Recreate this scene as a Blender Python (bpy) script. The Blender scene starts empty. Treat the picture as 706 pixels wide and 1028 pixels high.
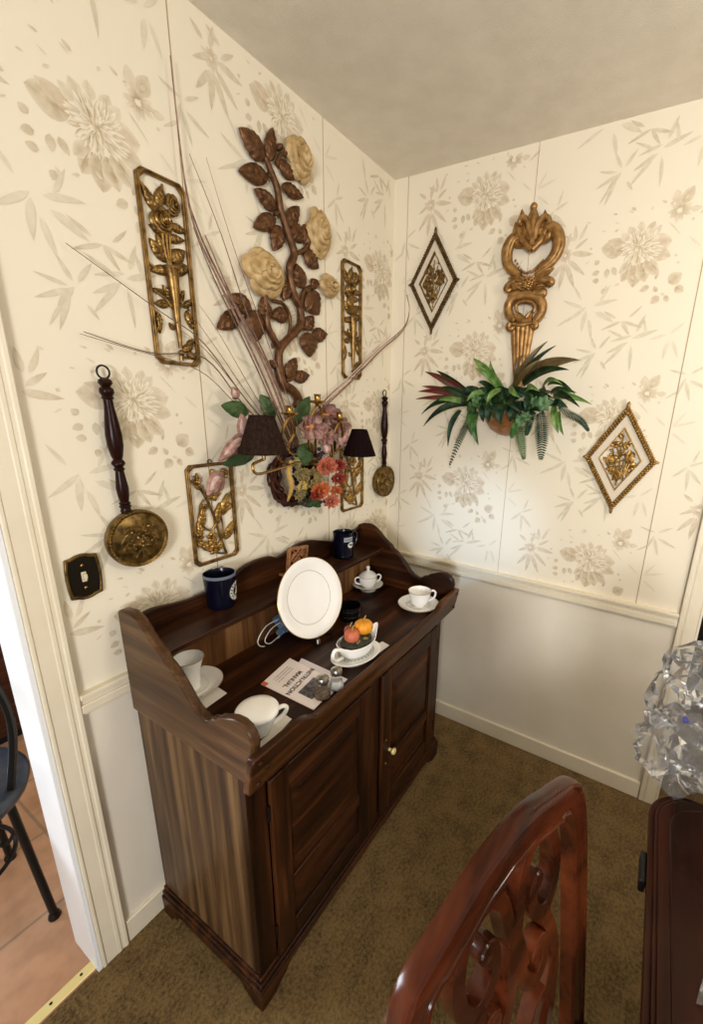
import bpy, bmesh, math, random
from mathutils import Vector, Matrix
PI = math.pi
random.seed(7)
SC = bpy.context.scene
COL = SC.collection
sin, cos, rad = math.sin, math.cos, math.radians

# ------------------------------------------------------------------ camera (solved from the room's edges)
CP = Vector((-1.74671, -1.11338, 1.54991))
CR = (1.2966, -0.0329132, -1.0358)
FPX, PCX, PCY = 427.815, 406.180, 527.574
from mathutils import Euler
CM = Euler(CR, 'XYZ').to_matrix()
cam = bpy.data.cameras.new('camera'); camo = bpy.data.objects.new('camera', cam); COL.objects.link(camo)
camo.location = CP; camo.rotation_euler = CR
cam.sensor_fit = 'VERTICAL'; cam.sensor_height = 24.0; cam.sensor_width = 24.0*706/1028
cam.lens = 24.0*FPX/1028
cam.shift_x = -(PCX-353)/1028; cam.shift_y = (PCY-514)/1028
cam.clip_start = 0.02; cam.clip_end = 60
SC.camera = camo

def ray(u, v): return CM @ Vector(((u-PCX)/FPX, -(v-PCY)/FPX, -1.0))
def tp(u, v, z):                       # point seen at (u,v) on a level surface of height z
    d = ray(u, v); return CP + d*((z-CP.z)/d.z)
def wl(u, v, c=0.0):                   # (a,b) on the left wall (a = x, b = z), c off the wall
    d = ray(u, v); p = CP + d*((-c-CP.y)/d.y); return (p.x, p.z)
def wr(u, v, c=0.0):                   # (a,b) on the right wall (a = -y, b = z)
    d = ray(u, v); p = CP + d*((-c-CP.x)/d.x); return (-p.y, p.z)
def yp(u, v, y):
    d = ray(u, v); return CP + d*((y-CP.y)/d.y)
WL = lambda a, b, c: (a, -c, b)
WR = lambda a, b, c: (-c, -a, b)
ID = lambda a, b, c: (a, b, c)

# ------------------------------------------------------------------ mesh helpers
class MB:
    def __init__(s): s.v = []; s.f = []; s.m = []; s.col = None
    def add(s, vf, xf=None, mat=0):
        vs, fs = vf; o = len(s.v)
        s.v += [tuple(xf(*p)) if xf else tuple(p) for p in vs]
        s.f += [tuple(i+o for i in f) for f in fs]; s.m += [mat]*len(fs)
        return s
    def build(s, name, mats, parent=None, org=None, ang=40, bevel=0, bseg=2, sub=0, solid=0, fix=True):
        me = bpy.data.meshes.new(name)
        if parent is not None:
            w = Vector((0, 0, 0)); p = parent
            while p is not None: w += p.location; p = p.parent
        elif org is not None: w = Vector(org)
        else:
            xs = [p[0] for p in s.v]; ys = [p[1] for p in s.v]; zs = [p[2] for p in s.v]
            w = Vector(((min(xs)+max(xs))/2, (min(ys)+max(ys))/2, min(zs)))
        me.from_pydata([(p[0]-w.x, p[1]-w.y, p[2]-w.z) for p in s.v], [], s.f)
        if not isinstance(mats, (list, tuple)): mats = [mats]
        for m in mats: me.materials.append(m)
        me.polygons.foreach_set('material_index', s.m)
        if s.col:
            at = me.color_attributes.new('print', 'FLOAT_COLOR', 'POINT')
            flat = []
            for c in s.col: flat += [c[0], c[1], c[2], 1.0]
            at.data.foreach_set('color', flat)
        if fix:
            bm = bmesh.new(); bm.from_mesh(me)
            bmesh.ops.recalc_face_normals(bm, faces=bm.faces[:]); bm.to_mesh(me); bm.free()
        me.polygons.foreach_set('use_smooth', [True]*len(me.polygons))
        me.set_sharp_from_angle(angle=rad(ang)); me.update()
        o = bpy.data.objects.new(name, me); COL.objects.link(o)
        if parent is not None: o.parent = parent
        else: o.location = w
        if solid:
            q = o.modifiers.new('solid', 'SOLIDIFY'); q.thickness = solid; q.offset = 0
        if bevel:
            q = o.modifiers.new('bevel', 'BEVEL'); q.width = bevel; q.segments = bseg; q.limit_method = 'ANGLE'; q.angle_limit = rad(35)
        if sub:
            q = o.modifiers.new('sub', 'SUBSURF'); q.levels = sub; q.render_levels = sub
        return o

def tag(o, label, cat, group=None):
    o['label'] = label; o['category'] = cat
    if group: o['group'] = group
    return o
def thing(name, loc, label, cat, group=None):
    o = bpy.data.objects.new(name, None); COL.objects.link(o); o.location = loc; o.empty_display_size = .05
    return tag(o, label, cat, group)
def struct(o): o['kind'] = 'structure'; return o

def box(x0, x1, y0, y1, z0, z1):
    v = [(x0,y0,z0),(x1,y0,z0),(x1,y1,z0),(x0,y1,z0),(x0,y0,z1),(x1,y0,z1),(x1,y1,z1),(x0,y1,z1)]
    return v, [(0,3,2,1),(4,5,6,7),(0,1,5,4),(1,2,6,5),(2,3,7,6),(3,0,4,7)]
def prism(poly, c0, c1):
    n = len(poly); v = [(a,b,c0) for a,b in poly]+[(a,b,c1) for a,b in poly]
    return v, [tuple(range(n-1,-1,-1)), tuple(range(n,2*n))]+[(i,(i+1)%n,n+(i+1)%n,n+i) for i in range(n)]
def ringprism(po, pi, c0, c1):
    n = len(po); v = [(a,b,c) for c in (c0,c1) for P in (po,pi) for a,b in P]; f = []
    for i in range(n):
        j = (i+1)%n
        f += [(i,j,n+j,n+i),(2*n+i,3*n+i,3*n+j,2*n+j),(i,2*n+i,2*n+j,j),(n+i,n+j,3*n+j,3*n+i)]
    return v, f
def catmull(P, k=6, closed=False):
    P = [Vector(p) for p in P]; n = len(P); out = []
    if n < 3: return P
    rng = range(n) if closed else range(n-1)
    for i in rng:
        if closed: a, b, c, d = P[i-1], P[i], P[(i+1)%n], P[(i+2)%n]
        else: a, b, c, d = P[max(i-1,0)], P[i], P[i+1], P[min(i+2,n-1)]
        for j in range(k):
            t = j/k; t2 = t*t; t3 = t2*t
            out.append(.5*((2*b)+(c-a)*t+(2*a-5*b+4*c-d)*t2+(3*b-a-3*c+d)*t3))
    if not closed: out.append(P[-1].copy())
    return out
def lerpl(L, t):
    if not isinstance(L, (list, tuple)): return L
    x = t*(len(L)-1); i = min(int(x), len(L)-2); return L[i]+(L[i+1]-L[i])*(x-i)
def tube(P, r, seg=8, closed=False, flat=1.0, up=None, power=1.0):
    """round tube along P; r number or list; flat scales the section along `up`"""
    P = [Vector(p) for p in P]; n = len(P); v = []; f = []; prev = None
    for i, p in enumerate(P):
        if closed: t = P[(i+1)%n]-P[i-1]
        else: t = P[min(i+1,n-1)]-P[max(i-1,0)]
        if t.length < 1e-9: t = Vector((0,0,1))
        t.normalize()
        if up is not None:
            s = t.cross(Vector(up))
            if s.length < 1e-4: s = t.orthogonal()
            s.normalize(); w = s.cross(t)
        else:
            if prev is None: s = t.orthogonal().normalized()
            else:
                s = prev-t*prev.dot(t); s = s.normalized() if s.length > 1e-6 else t.orthogonal().normalized()
            w = t.cross(s); prev = s
        R = lerpl(r, i/max(n-1,1))
        for k in range(seg):
            a = 2*PI*(k+.5)/seg; v.append(p+s*(cos(a)*R)+w*(sin(a)*R*flat))
    m = n if closed else n-1
    for i in range(m):
        for k in range(seg):
            a = i*seg+k; b = i*seg+(k+1)%seg; j = (i+1)%n
            f.append((a,b,j*seg+(k+1)%seg,j*seg+k))
    if not closed: f += [tuple(range(seg-1,-1,-1)), tuple(range((n-1)*seg,n*seg))]
    return v, f
def band(P, w, t, up, closed=False):
    """rectangular section swept along P: w across, t along `up`"""
    P = [Vector(p) for p in P]; n = len(P); v = []; f = []; U = Vector(up).normalized()
    for i, p in enumerate(P):
        d = (P[(i+1)%n]-P[i-1]) if closed else (P[min(i+1,n-1)]-P[max(i-1,0)])
        d.normalize(); s = d.cross(U).normalized(); W = lerpl(w, i/max(n-1,1))/2; T = lerpl(t, i/max(n-1,1))/2
        e = .10*min(W, T)
        for a, b in ((-W+e,-T),(W-e,-T),(W,-T+e),(W,T-e),(W-e,T),(-W+e,T),(-W,T-e),(-W,-T+e)): v.append(p+s*a+U*b)
    m = n if closed else n-1
    for i in range(m):
        j = (i+1)%n
        for k in range(8): f.append((i*8+k,i*8+(k+1)%8,j*8+(k+1)%8,j*8+k))
    if not closed: f += [tuple(range(7,-1,-1)), tuple(range((n-1)*8,n*8))]
    return v, f
def lathe(prof, seg=32, c=(0,0,0), sx=1, sy=1, axis=None, caps=True):
    """profile of (r,h); open ends are capped when r>0; axis: matrix 3x3 turning z to the wanted direction"""
    v = []; f = []; C = Vector(c); n = len(prof)
    for r, h in prof:
        for k in range(seg):
            a = 2*PI*k/seg; p = Vector((cos(a)*r*sx, sin(a)*r*sy, h))
            v.append(C+(axis@p if axis is not None else p))
    for i in range(n-1):
        for k in range(seg): f.append((i*seg+k,i*seg+(k+1)%seg,(i+1)*seg+(k+1)%seg,(i+1)*seg+k))
    if caps: f += [tuple(range(seg-1,-1,-1)), tuple(range((n-1)*seg,n*seg))]
    return v, f
def ell(c, r, seg=12, rings=8, rot=None):
    C = Vector(c); v = []; f = []
    for i in range(rings+1):
        th = PI*(.02+.96*i/rings)
        for k in range(seg):
            a = 2*PI*k/seg; p = Vector((r[0]*sin(th)*cos(a), r[1]*sin(th)*sin(a), r[2]*cos(th)))
            v.append(C+(rot@p if rot is not None else p))
    for i in range(rings):
        for k in range(seg): f.append((i*seg+k,i*seg+(k+1)%seg,(i+1)*seg+(k+1)%seg,(i+1)*seg+k))
    f += [tuple(range(seg-1,-1,-1)), tuple(range(rings*seg,(rings+1)*seg))]
    return v, f
def sheet(grid, th):
    """closed shell from a grid of points; th = thickness vector"""
    n = len(grid); m = len(grid[0]); T = Vector(th); v = [Vector(p) for r in grid for p in r]; N = n*m
    v += [p-T for p in v]; f = []; I = lambda i, j: i*m+j
    for i in range(n-1):
        for j in range(m-1):
            q = (I(i,j),I(i,j+1),I(i+1,j+1),I(i+1,j)); f += [q, tuple(N+k for k in reversed(q))]
    for i in range(n-1): f += [(I(i,0),I(i+1,0),N+I(i+1,0),N+I(i,0)),(I(i+1,m-1),I(i,m-1),N+I(i,m-1),N+I(i+1,m-1))]
    for j in range(m-1): f += [(I(0,j+1),I(0,j),N+I(0,j),N+I(0,j+1)),(I(n-1,j),I(n-1,j+1),N+I(n-1,j+1),N+I(n-1,j))]
    return v, f
def leaf(base, tip, w, c0=.006, h=.008, rise=0.0, ribs=5, th=.004, n=20, m=8, bend=0.0, fold=.35, point=.85, curl=0.0):
    """relief leaf in wall coordinates (a,b,c): domed halves with a sunk midrib and side ribs"""
    B = Vector((base[0],base[1])); T = Vector((tip[0],tip[1])); d = T-B; L = d.length; d.normalize(); s = Vector((-d.y,d.x)); g = []
    for i in range(n+1):
        t = i/n; prof = (sin(PI*min(1,t**point))**.8)*(1-.12*t)+.02; row = []
        mid = B+d*(L*t)+s*(bend*L*sin(PI*t))
        for j in range(m+1):
            u = -1+2*j/m
            c = c0+rise*t+h*sin(PI*(.06+.88*t))*(1-u*u*.9)*(1-fold*math.exp(-(u*3.2)**2))+curl*u*u
            if ribs: c += h*.20*cos(2*PI*(ribs*t-abs(u)*.9))*(1-abs(u)*.3)*sin(PI*t)
            p = mid+s*(u*w/2*prof); row.append((p.x,p.y,c))
        g.append(row)
    return sheet(g, (0,0,th))
def rose(cx, cy, R, c0=.01, h=.03, sx=1, sy=1, tilt=0.0, seed=1, rings=4):
    """relief cabbage rose: rings of cupped petals round a tight heart"""
    rn = random.Random(seed); out = []; 
    for k in range(rings):
        n = [6,5,4,3][k] if k < 4 else 3; ro = R*[1,.76,.54,.36][k]; ri = ro*.25; hk = c0+h*[.30,.58,.82,1][k]
        for q in range(n):
            th0 = 2*PI*q/n+rn.uniform(-.25,.25)+k*.5; span = PI/n*1.28; rr = ro*rn.uniform(.9,1.08); g = []
            for i in range(7):
                t = i/6; row = []
                for j in range(7):
                    s = -1+2*j/6; r = ri+(rr*(1-.2*abs(s)**2.4)-ri)*t; a = th0+span*s*(.35+.65*t**.6)
                    c = hk-h*.34*(1-t)**1.5+h*.10*sin(PI*t*.9)*(1-s*s*.4)-h*.26*max(0,t-.78)/.22*(1-.3*s*s)+h*.05*s
                    row.append((cx+cos(a)*r*sx, cy+sin(a)*r*sy, c))
                g.append(row)
            out.append(sheet(g, (0,0,h*.10)))
    out.append(ell((cx,cy,c0+h*.75),(R*.22*sx,R*.22*sy,h*.36)))
    out.append(ell((cx,cy,c0+h*.15),(R*.8*sx,R*.8*sy,h*.3)))
    return out

# ------------------------------------------------------------------ materials
def lin(c): return tuple(((x/255)/12.92 if x/255 <= .04045 else ((x/255+.055)/1.055)**2.4) for x in c)
def mat(name, rgb, rough=.5, metal=0.0, **k):
    m = bpy.data.materials.new(name); m.use_nodes = True; b = m.node_tree.nodes['Principled BSDF']
    c = lin(rgb); b.inputs['Base Color'].default_value = (*c,1); b.inputs['Roughness'].default_value = rough; b.inputs['Metallic'].default_value = metal
    for kk, vv in k.items(): b.inputs[kk.replace('_',' ')].default_value = vv
    return m
def N(m, t, **k):
    n = m.node_tree.nodes.new(t)
    for a, b in k.items(): setattr(n, a, b)
    return n
def L(m, a, b): m.node_tree.links.new(a, b)
def noise_mat(name, c1, c2, scale=40, rough=.5, metal=0, bump=.0, bscale=None, detail=3, stretch=None, bdist=.002, lo=.35, hi=.65, **k):
    """two tones mixed by noise in object space, with an optional bump"""
    m = mat(name, c1, rough, metal, **k); nt = m.node_tree; b = nt.nodes['Principled BSDF']
    tc = N(m,'ShaderNodeTexCoord'); mp = N(m,'ShaderNodeMapping'); L(m,tc.outputs['Object'],mp.inputs['Vector'])
    if stretch: mp.inputs['Scale'].default_value = stretch
    nz = N(m,'ShaderNodeTexNoise'); nz.inputs['Scale'].default_value = scale; nz.inputs['Detail'].default_value = detail; L(m,mp.outputs[0],nz.inputs['Vector'])
    cr = N(m,'ShaderNodeValToRGB'); cr.color_ramp.elements[0].position = lo; cr.color_ramp.elements[1].position = hi
    cr.color_ramp.elements[0].color = (*lin(c1),1); cr.color_ramp.elements[1].color = (*lin(c2),1)
    L(m,nz.outputs['Fac'],cr.inputs[0]); L(m,cr.outputs[0],b.inputs['Base Color'])
    if bump:
        n2 = N(m,'ShaderNodeTexNoise'); n2.inputs['Scale'].default_value = bscale or scale; n2.inputs['Detail'].default_value = 4; L(m,mp.outputs[0],n2.inputs['Vector'])
        bp = N(m,'ShaderNodeBump'); bp.inputs['Strength'].default_value = bump; bp.inputs['Distance'].default_value = bdist
        L(m,n2.outputs['Fac'],bp.inputs['Height']); L(m,bp.outputs[0],b.inputs['Normal'])
    return m
def wood(name, dark, mid, light, axis, rough=.36, plank=0.0, coat=.03, scale=1.0, spec=.16):
    """wood with grain running along `axis` (0,1,2), optional plank-wide tone changes"""
    m = mat(name, mid, rough); b = m.node_tree.nodes['Principled BSDF']; b.inputs['Coat Weight'].default_value = coat; b.inputs['Coat Roughness'].default_value = .18; b.inputs['Specular IOR Level'].default_value = spec
    g = N(m,'ShaderNodeNewGeometry'); mp = N(m,'ShaderNodeMapping'); L(m,g.outputs['Position'],mp.inputs['Vector'])
    s = [26*scale]*3; s[axis] = 1.6*scale; mp.inputs['Scale'].default_value = s
    n1 = N(m,'ShaderNodeTexNoise'); n1.inputs['Scale'].default_value = 1.0; n1.inputs['Detail'].default_value = 4; n1.inputs['Distortion'].default_value = .6; L(m,mp.outputs[0],n1.inputs['Vector'])
    mp2 = N(m,'ShaderNodeMapping'); L(m,g.outputs['Position'],mp2.inputs['Vector']); s2 = [210*scale]*3; s2[axis] = 6*scale; mp2.inputs['Scale'].default_value = s2
    n2 = N(m,'ShaderNodeTexNoise'); n2.inputs['Scale'].default_value = 1.0; n2.inputs['Detail'].default_value = 2; L(m,mp2.outputs[0],n2.inputs['Vector'])
    mx = N(m,'ShaderNodeMath', operation='MULTIPLY_ADD'); L(m,n2.outputs['Fac'],mx.inputs[0]); mx.inputs[1].default_value = .35; L(m,n1.outputs['Fac'],mx.inputs[2])
    last = mx.outputs[0]
    if plank:
        mp3 = N(m,'ShaderNodeMapping'); L(m,g.outputs['Position'],mp3.inputs['Vector']); s3 = [plank]*3; s3[axis] = .05; mp3.inputs['Scale'].default_value = s3
        v = N(m,'ShaderNodeTexNoise'); v.inputs['Scale'].default_value = 1.0; v.inputs['Detail'].default_value = 1; L(m,mp3.outputs[0],v.inputs['Vector'])
        a = N(m,'ShaderNodeMath', operation='MULTIPLY_ADD'); L(m,v.outputs['Fac'],a.inputs[0]); a.inputs[1].default_value = 1.0; L(m,last,a.inputs[2])
        s4 = N(m,'ShaderNodeMath', operation='SUBTRACT'); L(m,a.outputs[0],s4.inputs[0]); s4.inputs[1].default_value = .5; last = s4.outputs[0]
    cr = N(m,'ShaderNodeValToRGB'); e = cr.color_ramp.elements
    e[0].position = .45; e[0].color = (*lin(dark),1); e[1].position = .92; e[1].color = (*lin(light),1)
    x = cr.color_ramp.elements.new(.68); x.color = (*lin(mid),1)
    L(m,last,cr.inputs[0]); L(m,cr.outputs[0],b.inputs['Base Color'])
    bp = N(m,'ShaderNodeBump'); bp.inputs['Strength'].default_value = .12; bp.inputs['Distance'].default_value = .001; L(m,n2.outputs['Fac'],bp.inputs['Height']); L(m,bp.outputs[0],b.inputs['Normal'])
    return m

DK, MD, LT = (22,10,4), (47,24,11), (82,46,22)
W_X = wood('walnut along x', DK, MD, LT, 0); W_Y = wood('walnut along y', DK, MD, LT, 1); W_Z = wood('walnut upright', DK, MD, LT, 2)
W_SIDE_LIT = wood('walnut lit side boards', (50,33,19), (82,59,37), (116,90,58), 2, rough=.4, plank=22)  # plank tones are grain; the paler base imitates window light on the left side
W_BACK = wood('light back boards', (72,45,24), (110,74,42), (140,100,62), 2, rough=.45, plank=14)
MAHOG = wood('red mahogany', (34,13,5), (64,26,10), (86,38,16), 0, rough=.2, coat=.08, scale=.5, spec=.2)
MAHOG_T = wood('dark mahogany table', (28,12,6), (42,18,9), (58,26,13), 0, rough=.22, coat=.02, scale=.5, spec=.12)
TURNED = mat('dark turned wood', (34,12,8), .28, Specular_IOR_Level=.14)
GOLD = noise_mat('antique gold', (88,64,30), (160,126,70), 55, .36, .8, .25, 160, lo=.3, hi=.7)
GOLD_L = noise_mat('pale gold', (120,88,40), (190,150,80), 60, .38, .75, .25, 160, lo=.3, hi=.7)
GILT = noise_mat('gilt plaster', (118,82,42), (184,142,84), 45, .40, .6, .3, 120, lo=.3, hi=.7)
BRASS = noise_mat('engraved brass', (70,52,24), (132,104,54), 60, .36, .8, .3, 130)
BRASS_B = mat('polished brass', (168,130,70), .25, .95)
BRONZE = noise_mat('bronze leaf finish', (70,42,22), (116,78,44), 60, .38, .5, .35, 190, lo=.3, hi=.7)
CREAM_R = noise_mat('cream painted rose', (168,136,86), (206,178,126), 40, .5, .1, .2, 120)
BEIGE_M = mat('beige velvet mat', (216,204,182), .9)
CHINA = mat('white china', (250,248,242), .12, Coat_Weight=.4)
RIMGOLD = mat('gold rim band', (186,150,86), .3, .8)
RIMGREY = mat('grey decorated band', (150,150,140), .3)
NAVY = mat('navy glazed stoneware', (7,8,24), .2, Specular_IOR_Level=.35)
NAVY_IN = mat('dark navy glaze inside', (9,12,30), .12, Coat_Weight=.6)
NAVY_RIM = mat('worn pale blue rim', (104,112,130), .25)
BLACK = mat('black painted metal', (12,11,11), .35, 0, Specular_IOR_Level=.3)
BLACKGL = mat('black glass', (8,8,9), .08, Coat_Weight=.6)
WHITE_LOGO = mat('off white print', (222,224,212), .5)
GREY_LOGO = mat('grey print', (160,166,174), .5)
INK = mat('dark ink', (30,26,34), .6)
PAPER = noise_mat('pale pink paper', (238,226,224), (244,236,234), 8, .7)
PAPERW = mat('white paper card', (226,222,212), .7)
ORANGE_INK = mat('orange ink', (214,110,70), .6)
PHOTO_INK = noise_mat('dark photo print', (40,36,38), (120,116,118), 60, .5)
MASK = noise_mat('blue mask cloth', (84,110,138), (112,136,160), 120, .8)
CORD = mat('white elastic', (214,210,200), .7)
STEEL = mat('brushed steel lid', (176,172,164), .25, .95)
GLASS = mat('clear glass', (250,250,250), .03, Transmission_Weight=1.0, IOR=1.45)
SALT = mat('white salt', (236,234,228), .8)
PEPPER = noise_mat('ground pepper', (110,92,70), (170,150,124), 220, .8)
PUMPKIN = mat('yellow orange gourd', (226,150,30), .45)
PUMP2 = mat('coral gourd', (196,104,72), .5)
STEMG = mat('gourd stem', (150,124,70), .7)
MOSS = noise_mat('dark moss filler', (28,30,20), (62,58,40), 160, .9, 0, .6, 200)
VINE = noise_mat('grapevine', (40,19,13), (78,42,30), 90, .7, 0, .5, 150, Specular_IOR_Level=.15)
TWIG = noise_mat('dried twig', (112,80,66), (150,118,100), 80, .8)
TWIG_D = noise_mat('dark dried twig', (84,62,48), (120,94,76), 80, .8)
PINKP = noise_mat('dusty pink petal', (128,90,80), (178,138,124), 60, .7)
PINKI = noise_mat('pale petal inside', (214,188,176), (188,146,136), 50, .7)
PEACH = mat('peach flower heart', (206,134,84), .6)
LEAFG = noise_mat('green silk leaf', (34,60,26), (66,92,46), 30, .55)
CORAL = noise_mat('coral dahlia', (168,78,56), (196,112,84), 60, .65)
REDF = noise_mat('red autumn flower', (120,28,18), (156,48,28), 60, .65)
ORANGEF = noise_mat('burnt orange flower', (164,70,28), (192,104,48), 60, .65)
OLIVEF = noise_mat('olive hydrangea', (98,84,42), (140,122,68), 70, .7)
PLUMF = noise_mat('dark plum berries', (40,24,34), (74,46,58), 80, .5)
SHADEB = noise_mat('brown pleated shade cloth', (34,23,18), (50,36,29), 90, .8, Specular_IOR_Level=.05)
SHADED = noise_mat('dark maroon shade cloth', (20,10,10), (28,15,14), 90, .75, Specular_IOR_Level=.05)
FERN_D = noise_mat('blue green fern', (16,38,24), (40,70,44), 60, .5, Specular_IOR_Level=.25)
FERN_G = noise_mat('bright green fern', (34,74,28), (76,118,52), 60, .5)
BLADE_D = noise_mat('dark green blade', (14,30,14), (36,58,28), 40, .4, Specular_IOR_Level=.25)
BLADE_L = noise_mat('light green blade', (66,104,40), (118,150,76), 40, .45)
BLADE_B = noise_mat('brown green blade', (70,60,30), (104,84,48), 40, .45)
BLADE_R = noise_mat('red tipped blade', (104,20,24), (66,52,30), 30, .45)
IVY = noise_mat('variegated ivy', (40,78,40), (98,132,86), 60, .5)
OFFW = noise_mat('cream painted trim', (226,214,188), (232,222,198), 6, .45, 0, .05, 60)
WAINS = noise_mat('off white wainscot', (228,219,200), (234,225,208), 5, .6, 0, .12, 240)
CEILM = noise_mat('textured ceiling paint', (224,216,200), (232,224,209), 12, .85, 0, .5, 300, bdist=.003)
WALLM = None
JAMBM = mat('white painted jamb', (236,238,240), .4)
SEAMM = mat('shadow gap seam', (172,150,116), .8)
HALL_SHADE = noise_mat('unlit hall brown', (22,14,10), (34,22,15), 8, .6)  # dark brown stands in for the gloom of the unlit hall
CAR = bpy.data.materials.new('carpet')
# ------------------------------------------------------------------ room shell
H = 2.44
def wallpaper_mat():
    m = mat('floral wallpaper', (236,226,203), .75); b = m.node_tree.nodes['Principled BSDF']
    a = N(m,'ShaderNodeVertexColor'); a.layer_name = 'print'
    g = N(m,'ShaderNodeNewGeometry')
    nz = N(m,'ShaderNodeTexNoise'); nz.inputs['Scale'].default_value = 55; nz.inputs['Detail'].default_value = 3; L(m,g.outputs['Position'],nz.inputs['Vector'])
    mr = N(m,'ShaderNodeMapRange'); mr.inputs[1].default_value = .3; mr.inputs[2].default_value = .7; mr.inputs[3].default_value = .0; mr.inputs[4].default_value = .5
    L(m,nz.outputs['Fac'],mr.inputs[0])
    mx = N(m,'ShaderNodeMix', data_type='RGBA'); L(m,mr.outputs[0],mx.inputs['Factor']); L(m,a.outputs['Color'],mx.inputs[6]); mx.inputs[7].default_value = (*lin((236,226,203)),1)
    L(m,mx.outputs[2],b.inputs['Base Color'])
    n2 = N(m,'ShaderNodeTexNoise'); n2.inputs['Scale'].default_value = 420; L(m,g.outputs['Position'],n2.inputs['Vector'])
    bp = N(m,'ShaderNodeBump'); bp.inputs['Strength'].default_value = .08; bp.inputs['Distance'].default_value = .001; L(m,n2.outputs['Fac'],bp.inputs['Height']); L(m,bp.outputs[0],b.inputs['Normal'])
    return m
WALLM = wallpaper_mat()
CREAM = lin((236,226,203)); TAUPE = lin((176,153,114)); SAGE = lin((184,174,142)); ROSY = lin((182,152,116)); PALE = lin((243,235,218))
def tone(hue, k): return tuple(CREAM[i]+((hue[i]-CREAM[i])*k if k >= 0 else (CREAM[i]-PALE[i])*k) for i in range(3))

def motif():
    """one repeat of the printed pattern: list of (outline strips, colours) in metres round the big bloom"""
    rn = random.Random(11); out = []
    def petal(bx, by, ang, ln, w, hue, k0, k1, edge=.0, n=5, bend=0.0, pt=.8):
        d = Vector((cos(ang),sin(ang))); s = Vector((-d.y,d.x)); P = []; C = []
        for i in range(n+1):
            t = i/n; wd = w/2*(sin(PI*t**pt)**.75); mid = Vector((bx,by))+d*(ln*t)+s*(bend*ln*t*t); kk = k0+(k1-k0)*t
            for u in (-1,0,1): q = mid+s*(u*wd); P.append((q.x,q.y)); C.append(tone(hue, max(-1,kk+edge*abs(u))))
        F = []
        for i in range(n):
            for j in range(2): F.append((i*3+j,i*3+j+1,i*3+3+j+1,i*3+3+j))
        out.append((P,C,F))
    R = rad
    # broad leaves behind the bloom
    petal(-.045,.002,R(172),.075,.062,TAUPE,1.0,.7,-.35,10)
    petal(-.045,.012,R(160),.06,.03,ROSY,.9,.6,-.2,8)
    for a, l, w, k in ((-118,.060,.040,.95),(-92,.070,.050,1.0),(-70,.062,.044,.9),(-46,.066,.040,.85),(-136,.045,.03,.8)):
        petal(.0+.028*cos(R(a)),-.02+.028*sin(R(a)),R(a),l,w,TAUPE,k*1.1,k*.9,-.5,10)
    petal(.03,.0,R(8),.06,.06,ROSY,.8,.6,-.4,10); petal(.04,-.02,R(-18),.055,.04,TAUPE,.9,.6,-.3,9)
    for a, k in ((122,.6),(96,.5),(66,.65),(48,.5),(142,.5)): petal(.045*cos(R(a)),.042*sin(R(a)),R(a),.034,.026,TAUPE,k*1.3,k*.9,-.3,8)
    # shaggy bloom: rings of pale petals with darker feet and edges
    for ring, (n, r0, ln, w) in enumerate(((24,.030,.034,.011),(20,.022,.032,.010),(16,.013,.028,.009),(12,.006,.024,.008),(8,.0,.017,.007))):
        for q in range(n):
            a = 2*PI*q/n+rn.uniform(-.15,.15)+ring
            petal(r0*cos(a),r0*sin(a)*.9,a+rn.uniform(-.3,.3),ln*rn.uniform(.8,1.15),w,TAUPE,rn.uniform(.5,.9),rn.uniform(-.8,-.1),rn.uniform(.4,1.0),5,rn.uniform(-.3,.3))
            if rn.random() < .6: petal(r0*cos(a+.1),r0*sin(a+.1)*.9,a+.1,ln*.6,w*.32,TAUPE,1.0,.5)
    # second smaller bloom, up and right
    for q in range(12):
        a = 2*PI*q/12+rn.uniform(-.2,.2); petal(.095+.006*cos(a),.088+.006*sin(a),a,rn.uniform(.022,.036),.012,TAUPE,.95,.0,.15)
    petal(.10,.105,R(62),.05,.034,TAUPE,.9,.6,-.3,9); petal(.085,.108,R(100),.04,.026,ROSY,.5,.35)
    petal(.125,.085,R(5),.03,.018,TAUPE,.5,.3); petal(.07,.06,R(-40),.06,.004,SAGE,.6,.4,0,5,-.1)
    # berries and small leaves lower left, spray lower right
    for x, y, l, a in ((-.115,-.058,.024,200),(-.09,-.052,.03,-90),(-.112,-.088,.022,170),(-.09,-.112,.02,-110),(-.075,-.05,.03,-60),(-.12,-.035,.018,140)): petal(x,y,R(a),l,.017,TAUPE,.75,.5)
    for x, y, l, w, a in ((.045,-.118,.03,.02,-150),(.10,-.115,.042,.04,40),(.12,-.128,.03,.026,-30),(.078,-.15,.03,.026,-130),(.07,-.138,.022,.014,120),(.06,-.10,.03,.01,80),(.095,-.15,.024,.016,-60)): petal(x,y,R(a),l,w,TAUPE,.95,.6,-.3,8)
    # small broken twigs, buds and veins that fill the ground of the print
    for k in range(26):
        x, y = rn.uniform(-.17,.15), rn.uniform(-.16,.14)
        if x*x+y*y < .006: continue
        petal(x,y,rn.uniform(0,6.28),rn.uniform(.008,.02),rn.uniform(.004,.010),rn.choice((TAUPE,SAGE,ROSY)),rn.uniform(.5,.9),rn.uniform(.2,.6),-.2)
    for a in (-118,-92,-70,-46,172): petal(.05*cos(R(a)),-.01+.05*sin(R(a)),R(a),.04,.003,TAUPE,1.1,.9)
    # bamboo sprays
    def spray(x, y, items, k=.78, hue=SAGE):
        for dx, dy, a, l, w in items: petal(x+dx,y+dy,R(a),l,w,hue,k*.55,k,.0,5,rn.uniform(-.12,.12),.7)
    spray(-.10,.215,((0,0,-110,.085,.013),(0,.005,-150,.07,.012),(.01,.01,-132,.06,.014),(0,.01,170,.06,.009),(.01,.02,120,.05,.01),(.02,.02,60,.055,.011),(.03,-.02,-50,.035,.009),(-.02,-.03,-120,.05,.008)))
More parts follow.
